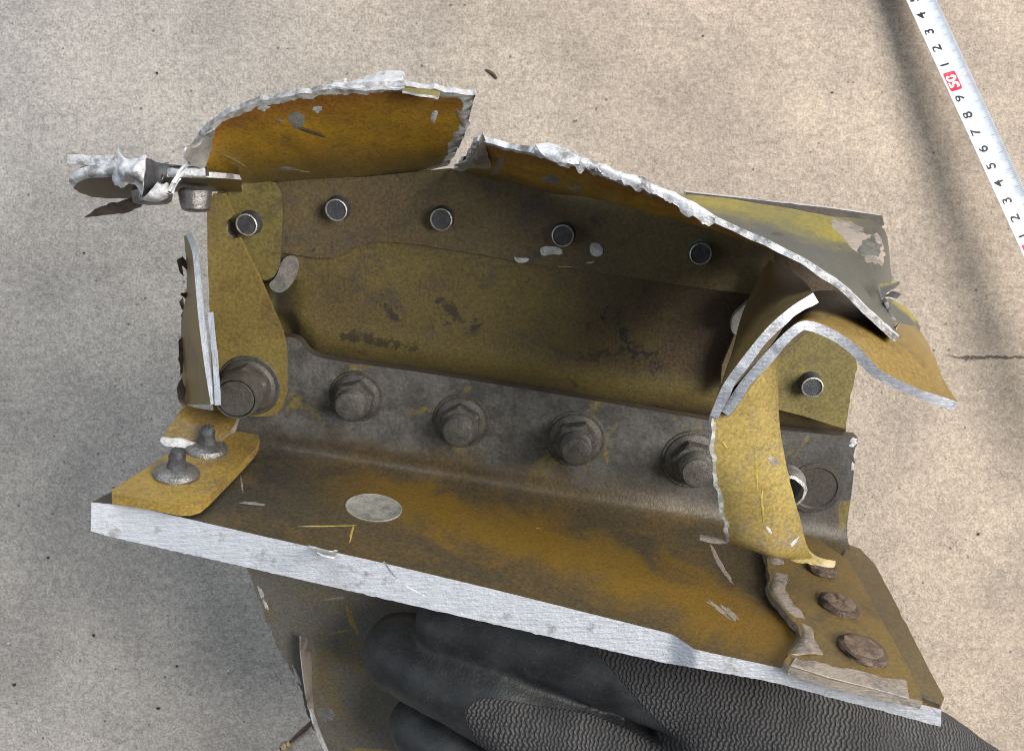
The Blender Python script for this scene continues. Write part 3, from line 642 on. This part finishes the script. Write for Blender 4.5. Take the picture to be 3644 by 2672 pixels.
# riveted tab on the flange's left end
plate('riveted_tab', [(398, 1742), (560, 1640), (690, 1552), (768, 1506), (870, 1532), (918, 1545), (924, 1568), (905, 1600), (820, 1690), (745, 1765), (715, 1790), (680, 1800), (640, 1800), (540, 1780), (400, 1758)], FLG, .42, .32, ['tabgold', 'tabgold'], root, jag=.012)
M['strap2'] = M['strap']

# upper-left: sawn edges of two plies, crumpled shred, hanging fastener tails
sheet('sawn_bar', [[(240, 552, 24.0), (243, 582, 24.1)], [(320, 552, 24.0), (320, 588, 24.0)], [(420, 555, 23.9), (420, 588, 23.9)]], .35, ['torn', 'drypaint'], root, 30, 4, jag={'u0': .06, 'v0': .04}, seed=1.0)
sheet('sawn_bar', [[(250, 628, 23.6), (246, 645, 23.7), (258, 668, 23.9)], [(290, 596, 23.4), (292, 625, 23.4), (296, 640, 23.6)], [(400, 588, 23.3), (400, 618, 23.3), (400, 630, 23.4)], [(560, 598, 23.3), (560, 620, 23.3), (560, 630, 23.4)], [(730, 600, 23.4), (732, 625, 23.4), (732, 634, 23.5)]], .35, ['torn', 'darkrim'], root, 60, 8, jag={'v0': .06, 'v1': .04, 'u0': .05}, seed=2.0)
sheet('flange_stub', [[(252, 662, 23.9), (262, 672, 25.0), (290, 690, 26.6)], [(330, 632, 23.8), (335, 660, 25.0), (340, 702, 26.6)], [(450, 625, 23.7), (450, 668, 25.2), (455, 706, 26.8)], [(600, 630, 23.7), (600, 660, 25.2), (600, 684, 26.6)], [(740, 632, 23.8), (740, 660, 25.2), (745, 682, 26.6)], [(860, 640, 25.4), (860, 660, 26.0), (862, 682, 26.6)]], .16, ['strap', 'torn', 'dark'], root, 70, 12, jag={'v1': .14, 'u0': .05}, seed=3.0)
M['stub'] = M['olive']
lathe('fastener_tail', P(694, 672, 25.2), Vector((.02, -1, -.1)), [(.42, 0), (.48, .1), (.44, .5), (.40, .62), (.30, .66)], ['steel'], root, 24, rough=.06)
lathe('fastener_tail', P(540, 668, 24.6), Vector((.05, -1, -.1)), [(.52, 0), (.56, .12), (.5, .38), (.42, .46)], ['steel'], root, 24, rough=.15, seed=3)
sheet('crumpled_shred', [[(404, 640, 22.6), (408, 600, 22.4), (418, 560, 22.4), (424, 518, 22.8)], [(430, 662, 22.4), (440, 612, 22.0), (450, 575, 22.1), (440, 562, 22.5)], [(470, 655, 22.3), (482, 615, 21.8), (492, 585, 21.9), (492, 568, 22.3)], [(505, 690, 22.6), (510, 640, 22.0), (516, 590, 22.0), (518, 552, 22.3)]],
      .05, ['torn', 'flake'], root, 40, 34, jag={'v0': .16, 'v1': .12, 'u0': .06}, seed=4.0, wobble=.08, wf=2.2, smooth=False)
sheet('crumpled_shred', [[(500, 700, 22.8), (512, 640, 22.2), (520, 590, 22.2), (520, 562, 22.5)], [(548, 680, 23.0), (556, 640, 22.8), (560, 600, 22.9), (556, 576, 23.1)], [(590, 628, 23.0), (596, 605, 23.1), (600, 590, 23.2), (600, 582, 23.3)]], .05, ['pin', 'torn'], root, 34, 28, jag={'v0': .12, 'v1': .14}, seed=5.0, wobble=.06, wf=2.0, smooth=False)
sheet('crumpled_shred', [[(508, 705, 22.8), (525, 690, 22.6), (560, 650, 22.6)], [(545, 722, 23.0), (565, 700, 22.7), (585, 660, 22.6)], [(590, 712, 23.0), (595, 690, 22.8), (600, 655, 22.8)]], .05, ['torn', 'flake'], root, 26, 22, jag={'v1': .14, 'u1': .1}, seed=6.0, wobble=.07, wf=2.2, smooth=False)
sheet('crumpled_shred', [[(668, 575, 22.9), (690, 560, 23.2)], [(640, 625, 22.8), (662, 600, 23.0)], [(612, 660, 22.7), (632, 640, 22.8)], [(600, 690, 22.7), (608, 680, 22.8)]], .06, ['torn', 'flake'], root, 34, 9, jag={'v0': .08, 'v1': .15}, seed=7.0, wobble=.06, wf=2)
plate('torn_shred', [(298, 775), (340, 745), (390, 728), (430, 716), (470, 706), (505, 700), (512, 712), (500, 738), (470, 752), (440, 762), (400, 765), (350, 768)], Plane(P(420, 735, 26), Vector((0, -.6, 1))), 0, .05, ['rivet', 'darkrim'], root, jag=.12, seed=11.0)
sheet('torn_flap', [[(662, 580, 22.6), (680, 540, 22.4), (700, 500, 22.6)], [(690, 590, 23.2), (715, 540, 23.0), (735, 490, 22.6)], [(700, 600, 23.4), (735, 560, 23.4), (772, 470, 22.5)]], .05, ['sealant', 'torn'], root, 14, 16, jag={'u1': .1, 'v0': .1}, seed=8.8, wobble=.2)

# ------------------------------------------------------------------ fasteners
def pin(px, py, off=.46, r=.35, h=.42):
    o = lathe('collar_pin', W(px, py, off - .02), WEB.n + Vector((random.uniform(-.06, .06), random.uniform(-.06, .06), 0)), [(r * 1.18, -.02), (r * 1.1, .05), (r * 1.02, .1), (r, h), (r * .90, h + .02), (r * .86, h - .02), (r * .3, h - .015)], ['pin', 'pinrim'], root, 30, midx=[0, 0, 0, 1, 1, 0, 0])
    return o
for x, y, off in [(893, 792, .62), (1206, 740, .46), (1575, 775, .46), (2004, 832, .46), (2488, 895, .46), (2880, 1362, .75)]: pin(x, y, off)
def hexnut(px, py, off, r, hn, hb, rb, rot, big=False):
    base = W(px, py, off)
    prof = [(r, 0), (r, .10), (r * .97, .13), (r * .84, .20), (r * .86, .21), (r * .86, hn * .78), (r * .74, hn * .90), (r * .60, hn * .93), (r * .58, hn)]
    if big: prof = [(r, 0), (r, .14), (r * .96, .18), (r * .90, .24), (r * .93, .25), (r * .93, hn * .48), (r * .82, hn * .54), (r * .80, hn * .60), (r * .79, hn * .92), (r * .75, hn), (r * .68, hn), (r * .66, hn - .12)]
    nut = lathe('hex_nut', base, WEB.n, prof, ['nut'], root, 48, hexes=(4, 5), rot=rot)
    lathe('washer', base - WEB.n * .05, WEB.n, [(r * 1.12, 0), (r * 1.14, .05), (r * 1.10, .10)], ['nut'], nut, 36)
    if big:
        lathe('bolt_end', base + WEB.n * (hn - .1), WEB.n, [(rb, -.1), (rb, .10), (rb * .97, .13), (rb * .3, .135)], ['nut'], nut, 36)
    else:
        p = [(rb * 1.12, 0)]
        z = 0.0
        while z < hb - hn + .02:
            p += [(rb * 1.05, z + .03), (rb * .97, z + .08)]; z += .1
        p += [(rb * .92, hb - hn + .1), (rb * .7, hb - hn + .13)]
        lathe('bolt_end', base + WEB.n * (hn - .1), WEB.n, p, ['nut'], nut, 30)
    return nut
hexnut(1268, 1410, .45, .82, .66, 1.15, .48, .2)
hexnut(1640, 1498, .45, .87, .66, 1.15, .49, .5)
hexnut(2047, 1560, .45, .91, .66, 1.2, .51, .1)
hexnut(2462, 1633, .45, .95, .66, 1.2, .54, .8)
hexnut(886, 1372, 1.15, .93, 1.30, 1.4, .595, .35, True)
# torn bushing and its witness ring on the cap's right end
lathe('witness_ring', W(2900, 1735, .455), WEB.n, [(.95, -.02), (.95, .03), (.78, .04), (.74, .005), (.3, .0)], ['dark'], root, 32)
lathe('torn_bushing', W(2800, 1710, .5), Vector((-.25, -.33, 1)), [(.62, 0), (.60, .4), (.58, .85), (.48, .88), (.46, .5), (.46, .1)], ['sealant', 'pinrim'], root, 30, midx=[0, 0, 1, 1, 0, 0], rough=.1)
# solid rivets with broken stems on the tab
for x, y in [(628, 1690), (735, 1602)]:
    r = lathe('button_rivet', F(x, y, .42), FLG.n, [(.68, -.01), (.69, .07), (.63, .17), (.48, .25), (.30, .29)], ['steel'], root, 30, rough=.04, seed=x)
    lathe('stem', F(x, y, .42) + FLG.n * .24, FLG.n, [(.32, 0), (.27, .12), (.24, .3), (.25, .42), (.21, .5), (.19, .6), (.08, .66)], ['pin'], r, 20, rough=.12, seed=x)
for x, y, rr in [(2925, 2030, .5), (2985, 2158, .6), (3068, 2318, .68)]:
    lathe('flat_rivet', F(x, y, .30), FLG.n, [(rr, -.02), (rr * 1.0, .06), (rr * .95, .13), (rr * .78, .18), (rr * .5, .185), (rr * .2, .18)], ['rivet', 'rivettop'], root, 32, midx=[0, 0, 0, 1, 1, 1], rough=.13, seed=x)
# filled countersink in the flange
lathe('countersunk_plug', F(1330, 1806, .0), FLG.n, [(.90, -.03), (.905, .02), (.88, .035), (.84, .012), (.3, .008)], ['plug'], root, 40, midx=[0] * 5)
# chips of white paint stuck on the doubler
for pts in ([(1920, 890), (1930, 876), (1960, 876), (2000, 884), (2002, 908), (1960, 905), (1930, 912)], [(2098, 868), (2125, 862), (2146, 880), (2146, 908), (2120, 915), (2100, 905)], [(1828, 912), (1845, 920), (1885, 918), (1880, 932), (1850, 938), (1832, 928)], [(2080, 935), (2120, 930), (2100, 940)]):
    plate('paint_chip', pts, WEB, .485, .03, ['flake', 'flake'], root, rnd=1, jag=.02)
sheet('swarf_curl', [[F(1362, 2000, .1), F(1368, 1996, .12)], [P(1400, 2050, 21.0), P(1406, 2046, 21.0)], [P(1450, 2090, 21.0), P(1455, 2086, 21.0)], [P(1510, 2122, 21.1), P(1512, 2118, 21.1)]], .02, ['flake', 'torn'], root, 24, 1)
sheet('burr', [[F(1095, 1938, .02), F(1110, 1952, .1), P(1130, 1965, 21.6)], [F(1140, 1948, .05), F(1150, 1960, .22), P(1150, 1975, 21.5)], [F(1200, 1962, .02), F(1200, 1968, .06), P(1190, 1980, 21.6)]], .04, ['torn', 'flake'], root, 12, 8, jag={'v1': .05}, wobble=.08)
# ------------------------------------------------------------------ bare spots, scratches and grime lying on the surfaces
bpy.context.view_layer.update()
ALL = {}
for o in root.children: ALL.setdefault(o.name.split('.')[0], []).append(o)
def surf(o, px, py):
    mw = o.matrix_world.inverted(); org = mw @ (CAMP * .01); d = (mw.to_3x3() @ ray(px, py)).normalized()
    ok, loc, nrm, _ = o.ray_cast(org, d)
    if not ok: return None
    if nrm.dot(d) > 0: nrm = -nrm
    return (o.matrix_world @ loc) * 100, (o.matrix_world.to_3x3() @ nrm).normalized()
def spot(o, px, py, rx, ry, mat, name='bare_spot', rot=0.0, seed=0.0, rag=.5, lift=.012, n=18):
    V = []; Fc = []
    c = surf(o, px, py)
    if c is None: return
    rings = 3
    for q in range(1, rings + 1):
        for i in range(n):
            a = 2 * math.pi * i / n; k = (1 + rag * (nz(math.cos(a) * 1.7 + seed, math.sin(a) * 1.7, seed) + .7 * nz(math.cos(a) * 5, math.sin(a) * 5, seed + 3))) * q / rings
            x, y = rx * k * math.cos(a), ry * k * math.sin(a)
            X = px + x * math.cos(rot) - y * math.sin(rot); Y = py + x * math.sin(rot) + y * math.cos(rot)
            h = surf(o, X, Y)
            if h is None: h = (V[-1] if V else c[0], c[1]); V.append(h[0]); continue
            V.append(h[0] + h[1] * lift * (1.0 if q < rings else .2))
    V.append(c[0] + c[1] * lift); C0 = len(V) - 1
    for q in range(rings - 1):
        for i in range(n):
            j = (i + 1) % n; Fc.append((q * n + i, q * n + j, (q + 1) * n + j, (q + 1) * n + i))
    for i in range(n): Fc.append((C0, i, (i + 1) % n))
    return link(name, V, Fc, [mat], None, o)
fa, fb = ALL['upper_flange'][0], ALL['upper_flange'][1]
for k, (x, y, rx, ry, m, r) in enumerate([(1060, 428, 34, 26, 'sealant', .3), (1128, 390, 16, 11, 'flake', 0), (940, 382, 22, 12, 'flake', -.3), (1545, 415, 13, 20, 'flake', .3), (992, 430, 12, 6, 'drypaint', 0), (1020, 602, 46, 7, 'drypaint', .1), (1085, 612, 20, 4, 'yellow', .1), (840, 575, 50, 5, 'yellow', .5), (1665, 480, 14, 30, 'flake', .1), (1640, 420, 10, 40, 'drypaint', -.3), (1110, 470, 60, 7, 'brown', .3)]):
    spot(fa, x, y, rx, ry, m, 'bare_spot' if m != 'yellow' else 'scratch', r, k * 1.3)
for k, (x, y, rx, ry, m, r) in enumerate([(1960, 640, 34, 14, 'sealant', .2), (2050, 672, 20, 9, 'drypaint', .1), (2330, 690, 60, 14, 'sealant', .35), (2420, 720, 70, 16, 'drypaint', .4), (2240, 655, 24, 9, 'sealant', .3), (1775, 590, 14, 40, 'drypaint', .7), (2770, 832, 22, 5, 'dark', .15)]):
    spot(fb, x, y, rx, ry, m, 'bare_spot' if m != 'dark' else 'grime_spot', r, k * 1.7 + 3)
for k, (x, y, rx, ry, m, r, l) in enumerate([(3040, 850, 95, 30, 'drypaint', .75, .012), (3010, 800, 60, 14, 'drypaint', .3, .012), (3105, 890, 62, 46, 'drypaint', .9, .014), (3098, 880, 48, 38, 'darkseal', .9, .03)]):
    spot(fb, x, y, rx, ry, m, 'sealant_patch', r, k * 1.1 + 7, rag=.45, lift=l, n=30)
bs = ALL['bracket_strip'][0]
for k, (x, y, rx, ry, m, r) in enumerate([(2692, 1660, 6, 70, 'scratch', -.03), (2712, 1790, 5, 56, 'scratch', -.05), (2750, 1640, 12, 22, 'drypaint', -.4), (2735, 1885, 16, 6, 'flake', .9), (2580, 1585, 20, 4, 'scratch', .9), (2830, 1925, 6, 20, 'flake', .7)]):
    spot(bs, x, y, rx, ry, m, 'scratch' if m == 'scratch' else 'bare_spot', r, k * 2.7, rag=.6)
sc_ = ALL['spar_cap'][0]
for k, (x, y, rx, ry, m, r) in enumerate([(1252, 1898, 5, 26, 'scratch', .25), (1150, 1872, 90, 2, 'scratch', -.02), (2555, 1990, 10, 44, 'drypaint', -.5), (2575, 2030, 6, 50, 'drypaint', -.6), (2550, 2160, 8, 46, 'drypaint', -.9), (2600, 2180, 8, 34, 'drypaint', -.8), (860, 1720, 3, 40, 'drypaint', -.1), (900, 1790, 40, 5, 'sealant', .1)]):
    spot(sc_, x, y, rx, ry, m, 'scratch', r, k * 1.9, rag=.8)
ep = ALL['web_end_plate'][0]
spot(ep, 2905, 1400, 5, 5, 'grime', 'grime_spot')
for k, (x, y, rx, ry) in enumerate([(3040, 1570, 14, 12), (3030, 1585, 10, 6), (3044, 1620, 6, 26), (3036, 1660, 6, 14)]): spot(sc_, x, y, rx, ry, 'flake', 'bare_spot', 0, k * 3.1)
lw = ALL['lower_web'][0]
for k, (x, y, rx, ry, m, r) in enumerate([(1255, 2205, 14, 44, 'yellow', -.35), (1220, 2245, 40, 4, 'yellow', -.25), (1190, 2130, 36, 4, 'drypaint', -.1), (1330, 2668, 100, 5, 'yellow', .05), (930, 2108, 7, 22, 'flake', -.4), (945, 2150, 6, 24, 'flake', -.3), (1055, 2400, 6, 40, 'flake', -.4), (1160, 2545, 30, 22, 'sealant', .2)]):
    spot(lw, x, y, rx, ry, m, 'bare_spot' if m != 'yellow' else 'scratch', r, k * 2.3, rag=.7)

# ------------------------------------------------------------------ gloved hand gripping the lower web
def chain(pts, n):
    v = spline([Vector((*P(x, y, d), r)) if False else P(x, y, d) for x, y, d, r in pts], n)
    m = len(pts) - 1; out = []
    for i in range(n + 1):
        s = i / n * m; k = min(int(s), m - 1); t = s - k
        t = t * t * (3 - 2 * t)
        out.append((v[i], pts[k][3] * (1 - t) + pts[k + 1][3] * t))
    return out
CH = {
 'index': [(1590, 2225, 29.0, 1.12), (1760, 2252, 28.6, 1.25), (2000, 2310, 28.0, 1.32), (2300, 2400, 27.4, 1.50), (2650, 2530, 27.2, 1.8), (2950, 2680, 27.6, 2.2)],
 'middle': [(1432, 2318, 30.2, 1.42), (1600, 2395, 29.3, 1.55), (1830, 2520, 28.6, 1.62), (2150, 2690, 28.4, 1.75), (2600, 2850, 28.6, 2.1), (2950, 2900, 29.0, 2.3)],
 'ring': [(1500, 2585, 31.0, 1.2), (1650, 2690, 30.3, 1.35), (1900, 2830, 29.8, 1.45), (2300, 2980, 29.6, 1.7), (2800, 3050, 29.8, 2.1)],
 'little': [(1650, 2860, 31.4, 1.05), (1850, 2960, 30.8, 1.15), (2200, 3080, 30.6, 1.35), (2700, 3180, 30.6, 1.8)],
 'thumb': [(1900, 2420, 36.0, 1.2), (2150, 2560, 36.0, 1.35), (2450, 2720, 35.0, 1.6), (2750, 2900, 32.5, 2.1)],
 'back': [(2560, 2560, 27.6, 2.0), (2850, 2640, 28.0, 2.3), (3080, 2690, 28.8, 2.25), (3220, 2780, 29.5, 2.4)],
 'palm': [(2700, 3050, 30.5, 2.6), (3000, 2950, 30.5, 3.0), (3250, 2950, 31.0, 2.9), (3600, 3150, 32.0, 2.9), (4000, 3400, 33.0, 3.1), (4400, 3650, 34.0, 3.3)],
 'edge': [(3080, 2600, 29.4, 1.7), (3280, 2680, 30.0, 1.7), (3480, 2840, 31.0, 1.9)],
}
SP = {k: chain(v, 44) for k, v in CH.items()}
def hand():
    bm = bmesh.new(); bmesh.ops.create_icosphere(bm, subdivisions=3, radius=1.0)
    bv = np.array([v.co[:] for v in bm.verts]); bf = np.array([[v.index for v in f.verts] for f in bm.faces]); bm.free()
    vv = []; ff = []; k0 = 0
    for c in SP.values():
        for p, r in c: vv.append(bv * r + np.array(p)); ff.append(bf + k0); k0 += len(bv)
    me = bpy.data.meshes.new('tmp'); me.from_pydata(np.vstack(vv).tolist(), [], np.vstack(ff).tolist())
    o = bpy.data.objects.new('tmp', me); COL.objects.link(o)
    r = o.modifiers.new('r', 'REMESH'); r.mode = 'VOXEL'; r.voxel_size = .13; r.adaptivity = 0
    s = o.modifiers.new('s', 'SMOOTH'); s.iterations = 5; s.factor = .5
    dg = bpy.context.evaluated_depsgraph_get()
    me2 = bpy.data.meshes.new_from_object(o.evaluated_get(dg))
    bpy.data.objects.remove(o)
    me2.name = 'gloved_hand'
    P2 = [(1652, 2540), (1680, 2500), (1720, 2482), (1800, 2492), (1950, 2515), (2100, 2540), (2240, 2590), (2420, 2690), (2600, 2900), (1900, 2900), (1760, 2740), (1690, 2640)]
    def inside(poly, x, y):
        c = False; j = len(poly) - 1; md = 1e9
        for i in range(len(poly)):
            xi, yi = poly[i]; xj, yj = poly[j]
            if (yi > y) != (yj > y) and x < (xj - xi) * (y - yi) / (yj - yi) + xi: c = not c
            dx, dy = xj - xi, yj - yi; t = max(0, min(1, ((x - xi) * dx + (y - yi) * dy) / (dx * dx + dy * dy + 1e-9)))
            md = min(md, math.hypot(x - xi - t * dx, y - yi - t * dy)); j = i
        return md if c else -md
    knit = []; uvs = []
    me2.calc_loop_triangles()
    ax = Vector((.97, -.22, 0)).normalized(); ay = Vector((.22, .97, 0)).normalized()
    nvt = len(me2.vertices)
    co = np.empty(nvt * 3); me2.vertices.foreach_get('co', co); co = co.reshape(-1, 3)
    nr = np.empty(nvt * 3); me2.vertex_normals.foreach_get('vector', nr); nr = nr.reshape(-1, 3)
    names = list(SP); dist = np.full((len(names), nvt), 1e9)
    for ki, k in enumerate(names):
        for p, r in SP[k]: dist[ki] = np.minimum(dist[ki], np.linalg.norm(co - np.array(p), axis=1) - r)
    near = dist.argmin(axis=0); out = np.empty_like(co)
    for vi in range(nvt):
        q = Vector(co[vi]); px, py = proj(q); best = names[near[vi]]
        if best in ('back', 'palm', 'edge'): s = 60
        elif best == 'index':
            s = ((px - 2105) * (2672 - 2300) - (py - 2300) * (2440 - 2105)) / 500.0
        elif best == 'middle': s = inside(P2, px, py)
        elif best == 'thumb': s = (px - 2500) * .2
        else: s = (px - 2100) * .3
        knit.append(.5 + max(-.5, min(.5, s / 80)))
        w = nz(q.x * .45, q.y * .45, q.z * .45) * .10 + nz(q.x * 1.1 + 5, q.y * 1.1, q.z * 1.1) * .045
        out[vi] = (co[vi] + nr[vi] * w) * .01
        uvs.append((q.dot(ax) + .25 * q.z, q.dot(ay) - .4 * q.z))
    me2.vertices.foreach_set('co', out.ravel()); me2.update()
    a = me2.attributes.new('knit', 'FLOAT', 'POINT'); a.data.foreach_set('value', knit)
    ul = me2.uv_layers.new(name='UVMap')
    for lp in me2.loops: ul.data[lp.index].uv = uvs[lp.vertex_index]
    me2.materials.clear(); me2.materials.append(M['glove'])
    me2.polygons.foreach_set('use_smooth', [True] * len(me2.polygons))
    ob = bpy.data.objects.new('gloved_hand', me2); COL.objects.link(ob)
    ob['label'] = 'hand in black rubber coated grey knit glove gripping the metal from below'; ob['category'] = 'gloved hand'
    return ob
hand()

# ------------------------------------------------------------------ tape measure
def tape():
    o0 = P(3392, 290, 44.9)
    A3 = (P(3215, -100, 45.6) - P(3673, 890, 43.6)); A3.normalize()          # reading direction, up the picture
    C3 = Vector((0, 0, 1)); C3 = (C3 - A3 * C3.dot(A3)).normalized()
    C3 = (C3 + Vector((.10, .04, 0))).normalized(); C3 = (C3 - A3 * C3.dot(A3)).normalized()
    B3 = C3.cross(A3).normalized()                                             # towards the numerals' heads (left)
    hw = .80
    def pt(s, t, lift=0.0): return o0 + A3 * s + B3 * t + C3 * (.40 * (t / hw) ** 2 + lift - .0004 * s * s)
    root_t = empty('tape_measure', pt(-20, 0) * 1.0, 'white steel tape measure with black numerals and red 50 box, right side', 'tape measure')
    V = []; Fc = []; ns, ntt = 60, 14
    for b in (0, 1):
        for i in range(ns + 1):
            for j in range(ntt + 1):
                V.append(pt(-22 + 34 * i / ns, -hw + 2 * hw * j / ntt, -.02 * b))
    n0 = (ns + 1) * (ntt + 1); I = lambda i, j, b: b * n0 + i * (ntt + 1) + j
    for i in range(ns):
        for j in range(ntt):
            for b in (0, 1): Fc.append((I(i, j, b), I(i + 1, j, b), I(i + 1, j + 1, b), I(i, j + 1, b)))
        for j in (0, ntt): Fc.append((I(i, j, 0), I(i + 1, j, 0), I(i + 1, j, 1), I(i, j, 1)))
    link('blade', V, Fc, ['tape'], None, root_t)
    def text(body, s, size, mat, lift, name='numeral', off=0.0, squash=1.0):
        cu = bpy.data.curves.new('t', 'FONT'); cu.body = body; cu.size = size; cu.align_x = 'CENTER'; cu.align_y = 'CENTER'; cu.resolution_u = 6; cu.offset = off
        ob = bpy.data.objects.new('t', cu); COL.objects.link(ob)
        dg = bpy.context.evaluated_depsgraph_get(); me = bpy.data.meshes.new_from_object(ob.evaluated_get(dg))
        bm = bmesh.new(); bm.from_mesh(me)
        bmesh.ops.triangulate(bm, faces=bm.faces); bmesh.ops.subdivide_edges(bm, edges=[e for e in bm.edges if e.calc_length() > .12], cuts=2)
        bmesh.ops.triangulate(bm, faces=bm.faces); bm.to_mesh(me); bm.free()
        ys = [v.co.y for v in me.vertices]; cy = (min(ys) + max(ys)) / 2
        xs = [v.co.x for v in me.vertices]; cx = (min(xs) + max(xs)) / 2
        vs_ = [pt(s + (v.co.x - cx) * squash, v.co.y - cy + .10, lift) for v in me.vertices]
        fs = [tuple(p.vertices) for p in me.polygons]
        bpy.data.objects.remove(ob)
        return link(name, vs_, fs, [mat], None, root_t, smooth=False)
    for k in range(-19, 9):
        if k % 10 == 0:
            rb = []; nn = 24
            for q in range(4):
                for a in range(7):
                    an = math.pi / 2 * (q + a / 6); sx = (1, -1, -1, 1)[q]; sy = (1, 1, -1, -1)[q]
                    rb.append((sx * .44 + .1 * math.cos(an), sy * .28 + .1 * math.sin(an)))
            gx = 8; Vv = []; Ff = []
            # rounded box as a fan grid that follows the curved blade
            cen = len(rb) * 5
            for f_ in range(1, 6):
                for x_, y_ in rb: Vv.append(pt(k + x_ * f_ / 5, y_ * f_ / 5 + .10, .012))
            Vv.append(pt(k, .10, .012)); L = len(rb)
            for f_ in range(4):
                for i in range(L):
                    j = (i + 1) % L; Ff.append((f_ * L + i, f_ * L + j, (f_ + 1) * L + j, (f_ + 1) * L + i))
            for i in range(L): Ff.append((cen, i, (i + 1) % L))
            box = link('red_box', Vv, Ff, ['red'], None, root_t, smooth=False)
            nm = text(str(50 + k), k, .84, 'inkwhite', .026, 'numeral', .028, .92)
        else: text(str((50 + k) % 10), k, .78, 'ink', .014, 'numeral', .012)
    Vt = []; Ft = []
    for k in range(-190, 90):
        ln = .24 if k % 10 == 0 else (.18 if k % 5 == 0 else .10)
        s = k / 10 + .5
        for a, b in ((s - .012, -hw + .03), (s + .012, -hw + .03), (s + .012, -hw + .03 + ln), (s - .012, -hw + .03 + ln)): Vt.append(pt(a, b, .012))
        Ft.append(tuple(range(len(Vt) - 4, len(Vt))))
    tk = link('graduation_marks', Vt, Ft, ['tick'], None, root_t, smooth=False); tk['kind'] = 'stuff'
tape()

# ------------------------------------------------------------------ small debris on the floor
def debris(name, px0, py0, px1, py1, r, mat, label, cat, bend=.2):
    a, b = P(px0, py0, H), P(px1, py1, H); n = 8; pts = []
    for i in range(n + 1):
        t = i / n; q = a.lerp(b, t); q.z = r * .8; q.x += bend * math.sin(t * 3.0) * .3; q.y += bend * math.sin(t * 5) * .12; pts.append(q)
    o = tube(name, pts, [r * (.35 + .9 * math.sin(math.pi * (.12 + .76 * i / n))) for i in range(n + 1)], [mat], None, 8, .25)
    o['label'] = label; o['category'] = cat
debris('twig', 1728, 250, 1768, 280, .075, 'twig', 'short dark brown twig lying on the concrete above the fragment', 'twig')
debris('twig', 1030, 2640, 1110, 2560, .10, 'twig', 'dark thin stalk on the concrete beside the torn lower web', 'twig', .4)
debris('wood_splinter', 1003, 2662, 1034, 2638, .17, 'straw', 'pale straw coloured splinter at the tip of the dark stalk', 'splinter', .1)

def grit(px, py, r, mat, seed, label):
    q = P(px, py, H); q.z = r * .35
    o = lathe('grit', q, Vector((.1, .05, 1)), [(r * .7, -r * .35), (r, 0), (r * .8, r * .35), (r * .3, r * .55)], [mat], None, 9, rough=.5, seed=seed)
    o['label'] = label; o['category'] = 'grit'; o['group'] = 'loose grit on the concrete'
for k, (x, y, r, l) in enumerate([(172, 1983, .09, 'tiny dark grit speck below the sawn left corner of the flange'), (334, 2260, .13, 'dark grit speck on the concrete left of the torn lower web'), (630, 2369, .10, 'small dark grit speck nearest the left edge of the lower web'),
        (52, 2434, .14, 'dark grit speck at the bottom left edge of the picture'), (565, 2518, .14, 'dark grit speck left of the pale splinter near the bottom'), (560, 262, .11, 'dark grit speck above the crumpled upper left end'),
        (300, 900, .09, 'tiny dark grit speck left of the sawn fin'), (2960, 330, .09, 'tiny dark grit speck left of the tape measure shadow'), (3480, 1900, .12, 'dark grit speck right of the riveted strap'), (2500, 130, .08, 'tiny dark grit speck near the top edge, right of the twig')]):
    grit(x, y, r * .65, 'twig' if k % 3 else 'pin', k * 1.7, l)
for k, (x, y, r, l) in enumerate([(814, 2388, .11, 'pale grit speck beside the torn left edge of the lower web'), (2047, 432, .09, 'pale tan grit speck above the split in the upper flange'), (30, 2290, .11, 'pale grit speck at the left edge of the picture')]):
    grit(x, y, r, 'straw' if k == 1 else 'flake', k * 2.7 + 50, l)
